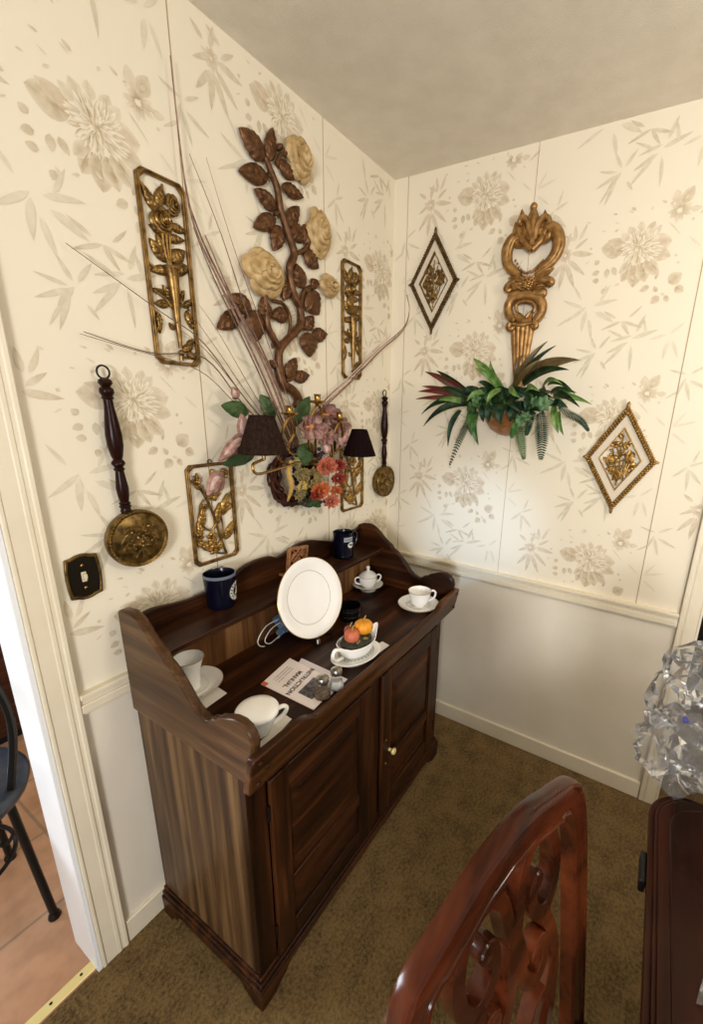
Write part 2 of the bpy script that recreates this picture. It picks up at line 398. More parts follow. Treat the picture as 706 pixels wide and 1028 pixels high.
    spray(.0,.245,((0,0,-135,.09,.012),(.01,.01,-150,.075,.013),(0,.02,150,.07,.009),(.02,.0,-80,.085,.01),(.02,.02,20,.08,.014),(.03,.04,70,.06,.012),(.06,.03,100,.06,.01),(.02,.03,190,.07,.01)))
    spray(.13,.255,((0,0,-100,.06,.012),(.01,0,-60,.06,.01),(-.01,.02,200,.05,.01),(0,.02,40,.05,.009)),.5)
    # drooping spray with a small bloom, left
    for q in range(9):
        a = 2*PI*q/9; petal(-.235+.004*cos(a),.005+.004*sin(a),a,rn.uniform(.018,.026),.012,ROSY,.75,.15,.2)
    spray(-.235,-.02,((0,0,-95,.085,.018),(.005,0,-65,.09,.017),(.01,.01,-38,.085,.016),(-.005,0,-125,.075,.016),(.0,.03,-150,.06,.013),(.02,.03,-12,.075,.018),(.0,.045,80,.05,.014),(.03,.04,40,.05,.012),(-.02,.05,140,.04,.012)),.72,TAUPE)
    spray(-.205,.045,((0,0,100,.05,.014),(.01,.0,60,.055,.012),(0,0,150,.045,.012)),.6,TAUPE)
    # arching grass leaves, lower left
    spray(-.16,-.185,((0,0,205,.09,.011),(.01,.015,160,.08,.012),(.02,.01,-100,.075,.016),(.02,.02,-140,.08,.014),(.04,.02,15,.08,.014),(.05,.0,-25,.075,.017),(.06,.03,60,.06,.01),(0,.04,120,.06,.008),(.03,-.02,-70,.07,.012)),.6)
    spray(.20,.13,((0,0,-70,.07,.010),(0,.01,-110,.06,.009),(.01,.0,-25,.07,.011),(0,.02,170,.055,.008),(.01,.02,35,.05,.009),(-.01,-.03,-140,.05,.008)),.75)
    spray(-.29,.14,((0,0,-80,.075,.011),(.0,.0,-45,.07,.012),(0,.01,-130,.06,.010),(0,.01,20,.05,.009),(.01,.02,75,.05,.008)),.7)
    spray(-.02,-.22,((0,0,-20,.07,.010),(0,0,200,.07,.010),(.0,.0,-60,.055,.011),(.02,.01,40,.05,.008),(-.02,.01,150,.05,.009)),.75,TAUPE)
    spray(.19,-.02,((0,0,20,.07,.009),(0,0,60,.06,.008),(.0,-.02,-30,.06,.008),(-.02,.0,140,.05,.007)),.4)
    return out
MOT = motif()
class Wall(MB):
    def __init__(s): super().__init__(); s.col = []
    def put(s, vf, xf, mt=0, c=CREAM): s.add(vf, xf, mt); s.col += [c]*(len(s.v)-len(s.col))
    def paper(s, xf, cols, bounds):
        a0,a1,b0,b1 = bounds; lift = [0]
        for ca, cb in cols:
            for i, (P,C,F) in enumerate(MOT):
                Q = [(ca+x, cb+y) for x, y in P]
                if any(not (a0 < x < a1 and b0 < y < b1) for x, y in Q): continue
                z = .0004+.0000022*i
                s.add(([(x,y,z) for x, y in Q], F), xf, 0); s.col += C
T = .12; RAIL = .845
left = Wall()
XJ = -1.45                                   # jamb of the kitchen doorway
left.put(box(XJ,T,RAIL,H,-T,0), WL); left.put(box(XJ,T,0,RAIL,-T,0), WL, 1)
left.put(box(-2.35,XJ,2.06,H,-T,0), WL); left.put(box(-4.4,-2.35,0,H,-T,0), WL)
cols = [(-1.157+.53*i, 1.0+.5425*k+(.271 if i%2 else 0)) for i in range(-1,3) for k in range(-1,4)]
left.paper(WL, cols, (XJ+.07,-.002,RAIL+.012,H-.004))
for x, w in ((-.971,.0022),(-.447,.0016)): left.put(box(x-w/2,x+w/2,RAIL,H,0,.0012), WL, 2)
struct(left.build('wall_left', [WALLM,WAINS,SEAMM], org=(0,0,0)))
right = Wall()
YJ = 1.335                                   # jamb of the doorway on the right
right.put(box(0,YJ,RAIL,H,-T,0), WR); right.put(box(0,YJ,0,RAIL,-T,0), WR, 1)
right.put(box(YJ,2.2,2.06,H,-T,0), WR); right.put(box(2.2,3.6,0,H,-T,0), WR)
cols = [(.405+.548*i, 1.775+.5425*k+(.2975 if i%2 else 0)) for i in range(-1,3) for k in range(-3,3)]
right.paper(WR, cols, (.004,YJ-.06,RAIL+.012,H-.004))
for x, w in ((.065,.0018),(.588,.0014),(1.136,.0026)): right.put(box(x-w/2,x+w/2,RAIL,H,0,.0012), WR, 2)
struct(right.build('wall_right', [WALLM,WAINS,SEAMM], org=(0,0,0)))

# carpet with a short worn pile
m = CAR; m.use_nodes = True; b = m.node_tree.nodes['Principled BSDF']; b.inputs['Roughness'].default_value = .95; b.inputs['Sheen Weight'].default_value = .05; b.inputs['Specular IOR Level'].default_value = .1
g = N(m,'ShaderNodeNewGeometry')
nA = N(m,'ShaderNodeTexNoise'); nA.inputs['Scale'].default_value = 14; nA.inputs['Detail'].default_value = 5; L(m,g.outputs['Position'],nA.inputs['Vector'])
nB = N(m,'ShaderNodeTexNoise'); nB.inputs['Scale'].default_value = 105; nB.inputs['Detail'].default_value = 6; nB.inputs['Roughness'].default_value = .75; L(m,g.outputs['Position'],nB.inputs['Vector'])
ad = N(m,'ShaderNodeMath', operation='MULTIPLY_ADD'); L(m,nB.outputs['Fac'],ad.inputs[0]); ad.inputs[1].default_value = 1.3; mA = N(m,'ShaderNodeMath', operation='MULTIPLY'); mA.inputs[1].default_value = .5; L(m,nA.outputs['Fac'],mA.inputs[0]); L(m,mA.outputs[0],ad.inputs[2])
cr = N(m,'ShaderNodeValToRGB'); cr.color_ramp.elements[0].position = .62; cr.color_ramp.elements[0].color = (*lin((58,44,23)),1); cr.color_ramp.elements[1].position = 1.25; cr.color_ramp.elements[1].color = (*lin((150,121,74)),1)
L(m,ad.outputs[0],cr.inputs[0]); L(m,cr.outputs[0],b.inputs['Base Color'])
bp = N(m,'ShaderNodeBump'); bp.inputs['Strength'].default_value = 1.0; bp.inputs['Distance'].default_value = .012
L(m,ad.outputs[0],bp.inputs['Height']); L(m,bp.outputs[0],b.inputs['Normal'])
struct(MB().add(box(-4.4,1.6,-3.6,0.0,-.05,0)).build('floor', CAR, org=(0,0,0)))
struct(MB().add(box(-4.4,1.6,-3.6,3.26,H,H+.08)).build('ceiling', CEILM, org=(0,0,H)))

# trim: chair rails, baseboards, door casings
def rail_profile(mb, a0, a1, xf):
    for z0, z1, c in ((.792,.800,.010),(.800,.822,.016),(.822,.838,.011),(.838,.851,.020)): mb.add(box(a0,a1,z0,z1,-.001,c), xf)
o = MB(); rail_profile(o, -1.381, -.001, WL); struct(o.build('trim_1', OFFW, org=(-.7,0,.8), bevel=.002))
o = MB(); rail_profile(o, .001, 1.279, WR); struct(o.build('trim_2', OFFW, org=(0,-.7,.8), bevel=.002))
struct(MB().add(box(-1.381,-.001,0,.079,-.001,.012), WL).build('baseboard_left', OFFW, org=(-.7,0,0), bevel=.003))
struct(MB().add(box(.001,1.279,0,.077,-.001,.012), WR).build('baseboard_right', OFFW, org=(0,-.7,0), bevel=.003))
def casing(name, a0, a1, xf, org):
    s = 1 if a1 > a0 else -1; lo, hi = min(a0,a1), max(a0,a1); o = MB()
    o.add(box(lo,hi,0,2.12,-.001,.014), xf)
    i0, i1 = sorted((a0, a0+s*.012)); o.add(box(i0,i1,0,2.12,0,.0165), xf)           # outer bead
    i0, i1 = sorted((a0+s*.018, a0+s*.03)); o.add(box(i0,i1,0,2.12,0,.0155), xf)
    i0, i1 = sorted((a1, a1-s*.010)); o.add(box(i0,i1,0,2.12,0,.016), xf)
    struct(o.build(name, OFFW, org=org, bevel=.003))
casing('trim_3', -1.381, XJ, WL, (-1.42,0,0))
struct(MB().add(box(-2.35,-1.381,2.06,2.12,-.001,.013), WL).build('trim_4', OFFW, org=(-1.9,0,2.06), bevel=.003))
casing('trim_5', 1.280, YJ+.012, WR, (0,-1.32,0))
struct(MB().add(box(XJ-.012,XJ,0,2.06,-T-.002,.012), WL).build('door_1', JAMBM, org=(XJ,0,0), bevel=.002))
struct(MB().add(box(YJ,YJ+.012,0,2.06,-T-.002,.012), WR).build('door_2', OFFW, org=(0,-YJ,0), bevel=.002))
# hall seen through the right doorway
struct(MB().add(box(1.2,1.26,-3.6,-.6,0,H)).build('wall_hall', HALL_SHADE, org=(1.2,-2,0)))
struct(MB().add(box(T,1.2,-.9,-.84,0,H)).build('wall_hall_side', HALL_SHADE, org=(.7,-.9,0)))
# ------------------------------------------------------------------ sideboard (dry sink)
XL, XR, YF, YB = -1.266, -.267, -.448, -.022
TOPZ = .79
sb = thing('sideboard', (-.767,-.235,0), 'dark walnut dry sink cabinet with a scalloped gallery, standing in the corner', 'sideboard')
XF_YZ = lambda x0: (lambda a, b, c: (x0+c, a, b))       # outline in (y,z), thickness along x
for x0, s in ((XL,1),(XR-.02,1)):
    MB().add(box(x0,x0+.02,YF+.02,YB,.05,.755)).build('side_panel', W_SIDE_LIT if x0 == XL else W_Z, sb, bevel=.002)
for x0, x1 in ((XL,XL+.056),(XR-.048,XR),(-.788,-.727)): MB().add(box(x0,x1,YF,YF+.022,.085,.752)).build('face_frame_stile', W_Z, sb, bevel=.0015)
for z0, z1 in ((.695,.752),(.085,.112)): MB().add(box(XL+.056,XR-.048,YF+.001,YF+.022,z0,z1)).build('face_frame_rail', W_X, sb)
MB().add(box(XL+.02,XR-.02,YF+.022,YB,.07,.085)).build('bottom_board', W_X, sb)
MB().add(box(XL+.02,XR-.02,YB-.012,YB,.085,.755)).build('back_panel', W_X, sb)
def door(x0, x1, knob):
    z0, z1 = .100, .692; yf = YF-.012; st = .062
    stl = MB(); mr = .30
    stl.add(box(x0,x0+st,yf,YF,z0,z1)); stl.add(box(x1-st,x1,yf,YF,z0,z1))
    d = stl.build('door', W_Z, sb, bevel=.004, bseg=3)
    for a, c in ((z0,z0+st),(mr-.022,mr+.022),(z1-st,z1)): MB().add(box(x0+st,x1-st,yf+.001,YF,a,c)).build('rail', W_X, d, bevel=.003)
    for a, c in ((z0+st,mr-.022),(mr+.022,z1-st)):
        p = MB(); p.add(box(x0+st,x1-st,YF-.004,YF,a,c))
        e = .03; po = [(x0+st+.006,a+.006),(x1-st-.006,a+.006),(x1-st-.006,c-.006),(x0+st+.006,c-.006)]
        v = [(x,YF-.004,z) for x, z in po]+[(x+(e if x < (x0+x1)/2 else -e),YF-.011,z+(e if z < (a+c)/2 else -e)) for x, z in po]
        p.add((v, [(4,5,6,7)]+[(i,(i+1)%4,4+(i+1)%4,4+i) for i in range(4)]))
        p.build('raised_panel', W_X, d, ang=10)
    for hz in (.20,.60):
        MB().add(tube([(x0-.004 if not knob else x1+.004,yf+.004,hz-.022),(x0-.004 if not knob else x1+.004,yf+.004,hz+.022)],.004,8)).build('hinge', BLACK, d)
    if knob:
        kx, kz = x0+.052, .362
        k = MB(); M3 = Matrix(((1,0,0),(0,0,-1),(0,1,0)))
        k.add(lathe([(.0,0),(.006,0),(.005,.008),(.010,.013),(.0125,.018),(.0105,.024),(.004,.027),(0,.027)],20,(kx,yf,kz),axis=M3))
        kb = k.build('knob', mat('cream porcelain brass knob',(222,200,140),.25,.2), d); kb['label'] = 'small cream brass knob'
        for zz in (kz+.055,kz-.045): MB().add(ell((x0+.03,yf,zz),(.004,.003,.004),8,6)).build('brass_pin', BRASS_B, d)
door(-1.209,-.790,False); door(-.727,-.315,True)
# carved dentil strip under the front rail
dn = MB(); dn.add(box(XL,XR,YF-.006,YF,.712,.745))
x = XL+.03
while x < XR-.05:
    dn.add(box(x,x+.030,YF-.013,YF-.005,.715,.730)); x += .052
dn.build('dentil_strip', W_X, sb, bevel=.0015)
# base moulding and bracket feet
bs = MB()
for z0, z1, e in ((.045,.072,.016),(.072,.088,.012),(.088,.100,.006)):
    bs.add(box(XL-e,XR+e,YF-e,YF+.02,z0,z1)); bs.add(box(XL-e,XL+.02,YF+.02,YB,z0,z1)); bs.add(box(XR-.02,XR+e,YF+.02,YB,z0,z1))
bs.build('base_moulding', W_X, sb, bevel=.003)
def foot(cx, cy, sx, sy):
    f = MB(); prof = [(0,0),(.052,0),(.058,.012),(.075,.02),(.088,.022),(.094,.034),(.112,.046),(0,.046)]
    f.add(prism([((p[0]+(.0006 if p[0] == 0 else 0))*sx,p[1]) for p in prof],0,.022), lambda a, b, c: (cx+a, cy+sy*c, b))
    f.add(prism([(p[0]*.8+(.0012 if p[0] == 0 else 0),p[1]-.0004*(p[1] > .04)) for p in prof],0,.0215), lambda a, b, c: (cx+sx*c, cy+sy*a, b))
    f.build('bracket_foot', W_X, sb, bevel=.002)
e = .015
foot(XL-e,YF-e,1,1); foot(XR+e,YF-e,-1,1); foot(XL-e,YB,1,-1); foot(XR+e,YB,-1,-1)
# work surface
MB().add(box(XL,XR,-.478,YB,TOPZ-.022,TOPZ)).build('work_surface', W_X, sb)
# gallery sides
gp = [(-.022,.748),(-.022,1.036),(-.045,1.046),(-.085,1.050),(-.112,1.040),(-.135,1.022),(-.162,.998),(-.185,.982),(-.200,.974),(-.206,.962),(-.225,.952),(-.250,.932),(-.275,.905),(-.298,.878),(-.318,.864),(-.338,.858),(-.352,.860),(-.360,.872),(-.376,.874),(-.388,.886),(-.408,.894),(-.435,.905),(-.460,.907),(-.480,.900),(-.494,.884),(-.499,.862),(-.496,.842),(-.490,.830),(-.478,.748)]
MB().add(prism(gp,0,.024),XF_YZ(-1.276)).build('gallery_side', wood('walnut lit side run', (50,32,18),(78,54,33),(108,80,52),1,rough=.3), sb, bevel=.007, bseg=3)  # paler than the right side: its lit look is put into the colour
MB().add(prism(gp,0,.024),XF_YZ(-.282)).build('gallery_side', W_Y, sb, bevel=.007, bseg=3)
# shaped back board
ctl = [(-1.256,1.000),(-1.20,1.012),(-1.14,1.004),(-1.09,.998),(-1.03,1.000),(-.96,1.014),(-.90,1.036),(-.85,1.044),(-.79,1.040),(-.767,1.028),(-.745,1.028),(-.72,1.034),(-.66,1.048),(-.60,1.048),(-.54,1.032),(-.48,1.014),(-.42,1.004),(-.38,1.004),(-.33,1.014),(-.280,1.030)]
tp2 = [(q.x,q.y) for q in catmull([(a,b,0) for a, b in ctl],4)]
MB().add(prism([(-1.256,.77)]+tp2+[(-.280,.77)],0,.016), lambda a, b, c: (a,-.022-c,b)).build('back_board', W_X, sb, bevel=.003)
# shelf and the light board under it
sh = MB().add(box(-1.252,-.282,-.168,-.038,.940,.957)).build('shelf', W_X, sb, bevel=.004, bseg=3)
sh = MB()
for i in range(11): sh.add(box(-1.252+i*.0882,-1.252+(i+1)*.0882-.0012,-.092,-.080,TOPZ,.942))
sh.build('under_shelf_panel', W_BACK, sb)
# canted front rail, higher at its ends
rp = [(-1.292,.748),(-1.292,.838),(-1.285,.846),(-1.16,.846),(-1.135,.843),(-1.115,.832),(-1.098,.818),(-1.08,.813),(-.45,.813),(-.43,.818),(-.413,.832),(-.393,.843),(-.368,.846),(-.256,.846),(-.249,.838),(-.249,.748)]
MB().add(prism(rp,0,.022), lambda a, b, c: (a, -.474-c-(b-.748)*.20, b)).build('front_rail', wood('walnut front rail', (30,15,7),(60,34,16),(96,60,32),0,rough=.28), sb, bevel=.004, bseg=3)
pg = MB()
for x, z in ((-1.272,.828),(-1.272,.768),(-1.25,.80),(-.27,.828),(-.27,.768)): pg.add(ell((x,-.498-(z-.748)*.2,z),(.006,.004,.006),10,6))
pg.build('wood_peg', W_X, sb)

# ------------------------------------------------------------------ dining chair
ANG, REC = rad(15), rad(8.7)
CD = Vector((cos(ANG),-sin(ANG),0)); CN = Vector((-sin(ANG),-cos(ANG),0))
CU = Vector((0,0,1))*cos(REC)-CN*sin(REC); CW = CD.cross(CU)*-1        # CW points to the front of the back (towards the seat)
if CW.dot(CN) < 0: CW = -CW
CS = Vector((-1.121,-1.101,.95))-CD*.20
XC = lambda s, t, w: tuple(CS+CD*s+CU*t+CW*w)
ch = thing('dining_chair', (CS.x+CN.x*.28,CS.y+CN.y*.28,0), 'red mahogany dining chair with pierced scroll back, foreground', 'chair')
def mir(P): return [(-s,t) for s, t in P]
outer = [(-.20,-.50),(-.212,-.32),(-.219,-.15),(-.219,-.05),(-.208,.005),(-.188,.034),(-.158,.048),(-.11,.062),(-.06,.076),(0,.082)]
oc = [(q.x,q.y) for q in catmull([(a,b,0) for a, b in outer],5)]
full = oc+[(-a,b) for a, b in reversed(oc[:-1])]
wid = []
for i, (a, b) in enumerate(full):
    t = abs(a)/.22; wid.append(.054 if abs(a) < .15 else .048)
inner = []
for i, (a, b) in enumerate(full):
    p, q = Vector(full[max(i-1,0)]), Vector(full[min(i+1,len(full)-1)]); d = (q-p).normalized(); s = Vector((d.y,-d.x))
    inner.append((a+s.x*wid[i], b+s.y*wid[i]))
# frame section: strips outer->inner with a rounded front and a raised bead on both edges
fm = MB(); n = len(full); prof = [(0.02,-.011),(-.02,-.006),(-.02,.008),(.02,.013),(.10,.0155),(.17,.0135),(.20,.0105),(.24,.0125),(.5,.0135),(.80,.0125),(.84,.0105),(.88,.0135),(.95,.0145),(1,.010),(1,-.011)]
v = []
for i in range(n):
    for k, w in prof: w -= .0145; v.append(XC(full[i][0]+(inner[i][0]-full[i][0])*k, full[i][1]+(inner[i][1]-full[i][1])*k, w))
P_ = len(prof); f = []
for i in range(n-1):
    for k in range(P_): f.append((i*P_+k,i*P_+(k+1)%P_,(i+1)*P_+(k+1)%P_,(i+1)*P_+k))
f += [tuple(range(P_)), tuple(range((n-1)*P_,n*P_))]
fm.add((v,f)); fm.build('back_frame', MAHOG, ch, ang=26)
sp = MB()
def bnd(P, w=.023, t=.024, k=7):
    Q = catmull([(a,b,0) for a, b in P], k); sp.add(band([(q.x,q.y,-.0145) for q in Q], w, t, (0,0,1)), XC)
S1 = [(0,-.095),(.010,-.060),(.020,-.015),(.034,.012),(.058,.026),(.090,.018),(.112,-.012),(.117,-.050),(.108,-.085),(.085,-.104),(.060,-.096),(.046,-.070),(.050,-.046),(.062,-.038)]
S2 = [(.086,-.103),(.082,-.122),(.096,-.155),(.106,-.205),(.098,-.27),(.072,-.34),(.046,-.41),(.036,-.50)]
S3 = [(0,-.09),(.006,-.13),(.022,-.175),(.048,-.20),(.072,-.192),(.078,-.166),(.064,-.150),(.048,-.158)]
S4 = [(.104,-.21),(.082,-.25),(.055,-.255),(.03,-.29),(.012,-.34),(.008,-.50)]
for S in (S1,S2,S3,S4): bnd(S); bnd(mir(S))
for s in (1,-1):
    for a, b in ((.062,-.042),(.052,-.160)): sp.add(lathe([(0,-.014),(.0125,-.014),(.0135,-.012),(.0135,.010),(.0115,.0125),(0,.0135)],20,(s*a,b,-.0145)), XC)
sp.add(prism([(-.03,-.15),(.03,-.15),(.022,-.11),(.012,-.075),(0,-.06),(-.012,-.075),(-.022,-.11)],-.027,-.002), XC); sp.add(prism([(-.05,.04),(.05,.04),(.03,.022),(0,.03),(-.03,.022)],-.027,-.002), XC); sp.add(prism([(-.045,-.5),(.045,-.5),(.03,-.42),(.012,-.36),(-.012,-.36),(-.03,-.42)],-.027,-.002), XC)
sp.build('pierced_splat', MAHOG, ch, ang=28)
def CF(s, n_, z): return tuple(Vector((CS.x,CS.y,0))+CD*s+CN*n_+Vector((0,0,z)))
seat_o = .078                                            # seat back edge, out from the crest
st = MB(); po = [(-.215,seat_o),(.215,seat_o),(.25,seat_o+.43),(-.25,seat_o+.43)]
st.add(prism(po,.40,.455), lambda a, b, c: CF(a,b,c)); st.build('seat_rail', MAHOG, ch, bevel=.006)
st = MB(); st.add(prism([(-.195,seat_o+.03),(.195,seat_o+.03),(.225,seat_o+.41),(-.225,seat_o+.41)],.455,.485), lambda a, b, c: CF(a,b,c)); st.build('seat', noise_mat('beige seat cloth',(150,130,100),(176,156,124),80,.9), ch, bevel=.014, bseg=4)
for s in (-1,1):
    MB().add(tube([CF(s*.225,seat_o+.405,.40),CF(s*.24,seat_o+.425,.30),CF(s*.228,seat_o+.405,.14),CF(s*.232,seat_o+.415,.03),CF(s*.234,seat_o+.42,0)],[.032,.03,.02,.017,.022],12)).build('front_leg', MAHOG, ch)
    MB().add(tube([CF(s*.195,seat_o-.005,.47),CF(s*.197,seat_o+.004,.36),CF(s*.198,seat_o-.01,.2),CF(s*.20,seat_o-.05,0)],[.024,.024,.021,.018],8)).build('rear_leg', MAHOG, ch)

# ------------------------------------------------------------------ dining table end
tb = thing('dining_table', (-1.6,-1.75,0), 'dark glossy dining table with moulded edge and rounded corner, right foreground', 'table')
def rr(x0, x1, y0, y1, r, n=10, bow=.0):
    P = []
    for cx, cy, a0 in ((x1-r,y1-r,0),(x0+r,y1-r,90),(x0+r,y0+r,180),(x1-r,y0+r,270)):
        for i in range(n+1): a = rad(a0+90*i/n); P.append((cx+r*cos(a),cy+r*sin(a)))
    out = []
    for x, y in P:
        k = max(0,(x-(x1-r))/r); out.append((x+bow*(1-((y-(y0+y1)/2)/((y1-y0)/2))**2)*(1 if x > (x0+x1)/2 else -1), y))
    return out
TX0, TX1, TY0, TY1 = -2.45,-.81,-2.27,-1.228
t_ = MB()
for ins, z0, z1 in ((.0,.722,.738),(-.006,.738,.750),(.004,.750,.756),(.010,.756,.760)):
    t_.add(prism(rr(TX0+ins,TX1-ins,TY0+ins,TY1-ins,.07,10,.05), z0, z1))
t_.add(ringprism(rr(TX0+.028,TX1-.028,TY0+.028,TY1-.028,.06,10,.05),rr(TX0+.031,TX1-.031,TY0+.031,TY1-.031,.058,10,.05),.759,.7615))
t_.build('tabletop', MAHOG_T, tb, bevel=.002)
MB().add(ringprism(rr(TX0+.08,TX1-.08,TY0+.08,TY1-.08,.05),rr(TX0+.1,TX1-.1,TY0+.1,TY1-.1,.05),.64,.722)).build('apron', MAHOG_T, tb)
for x in (TX0+.13,TX1-.13):
    for y in (TY0+.13,TY1-.13):
        MB().add(lathe([(.0,0),(.022,0),(.026,.03),(.018,.06),(.026,.2),(.036,.42),(.024,.46),(.034,.50),(.034,.52),(.04,.53),(.04,.722),(0,.722)],16,(x,y,0))).build('leg', MAHOG_T, tb)
MB().add(box(-1.03,-.965,-1.223,-1.212,.715,.742)).build('leaf_latch', BLACK, tb, bevel=.003)
# ------------------------------------------------------------------ gold openwork plaques on the left wall
def offs(a0, b0): return lambda a, b, c: WL(a0+a, b0+b, c)
def plaque_frame(root, a0, b0, w, h, ch, r=.0055, m=GOLD):
    P = [(ch,0),(w-ch,0),(w,ch),(w,h-ch),(w-ch,h),(ch,h),(0,h-ch),(0,ch)]
    f = MB()
    def inset(P, k): return [(a+(k if a < w/2 else -k), b+(k if b < h/2 else -k)) for a, b in P]
    f.add(ringprism(P, inset(P,.0095), .001, .010), offs(a0,b0))
    f.add(ringprism(inset(P,.0025), inset(P,.0065), .009, .014), offs(a0,b0))
    f.build('frame', m, root, bevel=.0015)
def rose_plaque(a0, b0, label, flip=False, m=GOLD):
    w, h = .121, .418
    t = thing('rose_plaque', WL(a0+w/2,b0,0), label, 'wall plaque', 'tall openwork rose plaques')
    plaque_frame(t, a0, b0, w, h, .014, m=m)
    X = offs(a0,b0); fx = (lambda a: w-a) if flip else (lambda a: a)
    if flip: X = lambda a, b, c: WL(a0+w-a, b0+b, c)
    q = lambda a, b: (a*w, b*h)
    r = MB()
    for s in rose(*q(.44,.775), .030, .006, .022, 1, 1.15, seed=4, rings=4): r.add(s, X)
    for s in rose(*q(.70,.872), .019, .006, .018, 1, 1.3, seed=5, rings=3): r.add(s, X)
    r.build('rose_bloom', m, t)
    for b, tp_, wd in (((.38,.80),(.10,.93),.024),((.40,.84),(.52,.955),.026),((.62,.77),(.95,.76),.022),((.5,.70),(.18,.735),.020),((.5,.695),(.9,.715),.022),
                       ((.45,.565),(.16,.665),.03),((.55,.58),(.88,.66),.034),((.5,.53),(.92,.555),.03),((.5,.53),(.10,.50),.024),((.45,.60),(.30,.70),.02),
                       ((.5,.36),(.32,.44),.018),((.40,.34),(.12,.33),.022),((.42,.39),(.10,.41),.014),((.62,.36),(.78,.44),.018),((.74,.34),(.95,.40),.016),((.80,.33),(.88,.225),.022),
                       ((.16,.29),(.16,.17),.018),((.46,.20),(.38,.24),.012),((.62,.09),(.88,.13),.022),((.70,.08),(.95,.05),.02),((.72,.12),(.92,.17),.016)):
        MB().add(leaf(q(*b), q(*tp_), wd, .005, .008), X).build('leaf_relief', m, t)
    c = MB()
    c.add(tube([(.50*w,.54*h,.010),(.51*w,.50*h,.011),(.53*w,.30*h,.010),(.55*w,.10*h,.009)],[.017,.016,.009,.005],12), X)
    c.add(tube([(.50*w,.545*h,.010),(.50*w,.53*h,.010)],[.019,.019],12), X); c.add(ell((.55*w,.075*h,.010),(.008,.008,.008)), X)
    c.add(tube([(.55*w,.06*h,.008),(.55*w,.03*h,.008)],.005,8), X)
    for P in (((.50,.74),(.48,.66),(.50,.55)),((.60,.84),(.56,.72),(.52,.55)),((.40,.72),(.42,.62),(.48,.55))): c.add(tube(catmull([(a*w,b*h,.008) for a, b in P],5),.0035,6), X)
    for P in (((.52,.30),(.36,.36),(.12,.40)),((.54,.30),(.70,.35),(.84,.33),(.90,.24)),((.70,.36),(.66,.45),(.62,.52)),((.04,.30),(.16,.27),(.12,.20),(.04,.16)),((.55,.06),(.75,.05),(.97,.10)),((.04,.55),(.20,.52),(.46,.54)),((.96,.56),(.8,.58),(.55,.54)),((.03,.93),(.25,.88),(.42,.80)),((.97,.76),(.75,.76),(.5,.76)),((.52,.96),(.5,.9),(.45,.82))):
        c.add(tube(catmull([(a*w,b*h,.006) for a, b in P],5),.003,6), X)
    c.build('torch_stem', m, t)
rose_plaque(-1.092, 1.631, 'tall gold openwork rose plaque left of the carved rose branch, above the long-handled warming pan')
rose_plaque(-.361, 1.645, 'tall gold openwork rose plaque between the carved rose branch and the room corner')
def dogwood_plaque(a0, b0, label):
    w, h = .152, .300
    t = thing('dogwood_plaque', WL(a0+w/2,b0,0), label, 'wall plaque', 'small openwork dogwood plaques')
    plaque_frame(t, a0, b0, w, h, .012, m=GOLD)
    X = offs(a0,b0); q = lambda a, b: (a*w, b*h)
    s = MB()
    for P, r in ((((.70,.05),(.60,.22),(.52,.40),(.44,.55),(.36,.66),(.26,.76),(.10,.86)),.0042),(((.52,.40),(.38,.34),(.22,.42),(.20,.58),(.30,.66)),.0032),(((.60,.22),(.66,.34),(.62,.52)),.003),
                 (((.60,.22),(.80,.28),(.93,.36)),.003),(((.36,.66),(.50,.78),(.64,.86),(.80,.93)),.0032),(((.62,.45),(.78,.55),(.92,.70)),.003),(((.70,.05),(.45,.10),(.20,.18),(.06,.30)),.003),(((.26,.76),(.20,.84),(.15,.90)),.003)):
        s.add(tube(catmull([(a*w,b*h,.008) for a, b in P],5),r,7), X)
    s.build('branch', GOLD, t)
    for b, tp_, wd in (((.22,.38),(.26,.60),.026),((.20,.30),(.14,.46),.02),((.52,.36),(.64,.60),.026),((.70,.46),(.84,.68),.030),((.92,.56),(.72,.52),.024),((.72,.20),(.93,.38),.028),((.80,.30),(.70,.22),.02),
                       ((.36,.16),(.50,.30),.026),((.30,.14),(.20,.26),.024),((.5,.10),(.62,.22),.022),((.22,.20),(.08,.26),.022),((.30,.76),(.14,.82),.018),((.22,.80),(.22,.92),.016),((.62,.84),(.52,.94),.02)):
        MB().add(leaf(q(*b), q(*tp_), wd, .006, .008), X).build('leaf_relief', GOLD_L, t)
    for ca, cb, r in ((.52,.70,.024),(.78,.88,.018),(.70,.80,.014),(.40,.27,.017),(.14,.30,.014),(.42,.14,.018),(.30,.58,.012)):
        fl = MB()
        for k in range(5):
            a = 2*PI*k/5+ca*7; B = (ca*w+.002*cos(a),cb*h+.002*sin(a)); E = (ca*w+r*cos(a),cb*h+r*sin(a)); fl.add(leaf(B,E,r*.95,.009,.005,ribs=3,n=7,m=4), X)
        fl.add(ell((ca*w,cb*h,.015),(r*.25,r*.25,.004),8,6), X); fl.build('blossom_relief', GOLD_L, t)
    hk = MB(); hk.add(tube([(w/2+.006*cos(a),h+.004+.006*sin(a),.006) for a in [2*PI*i/12 for i in range(12)]],.0018,6,True), X); hk.build('hanging_loop', BRASS, t)
dogwood_plaque(-1.047, 1.072, 'small gold openwork plaque hanging above the white-ringed navy mug')
dogwood_plaque(-.374, 1.106, 'small gold openwork plaque hanging below the dark lampshade near the corner')

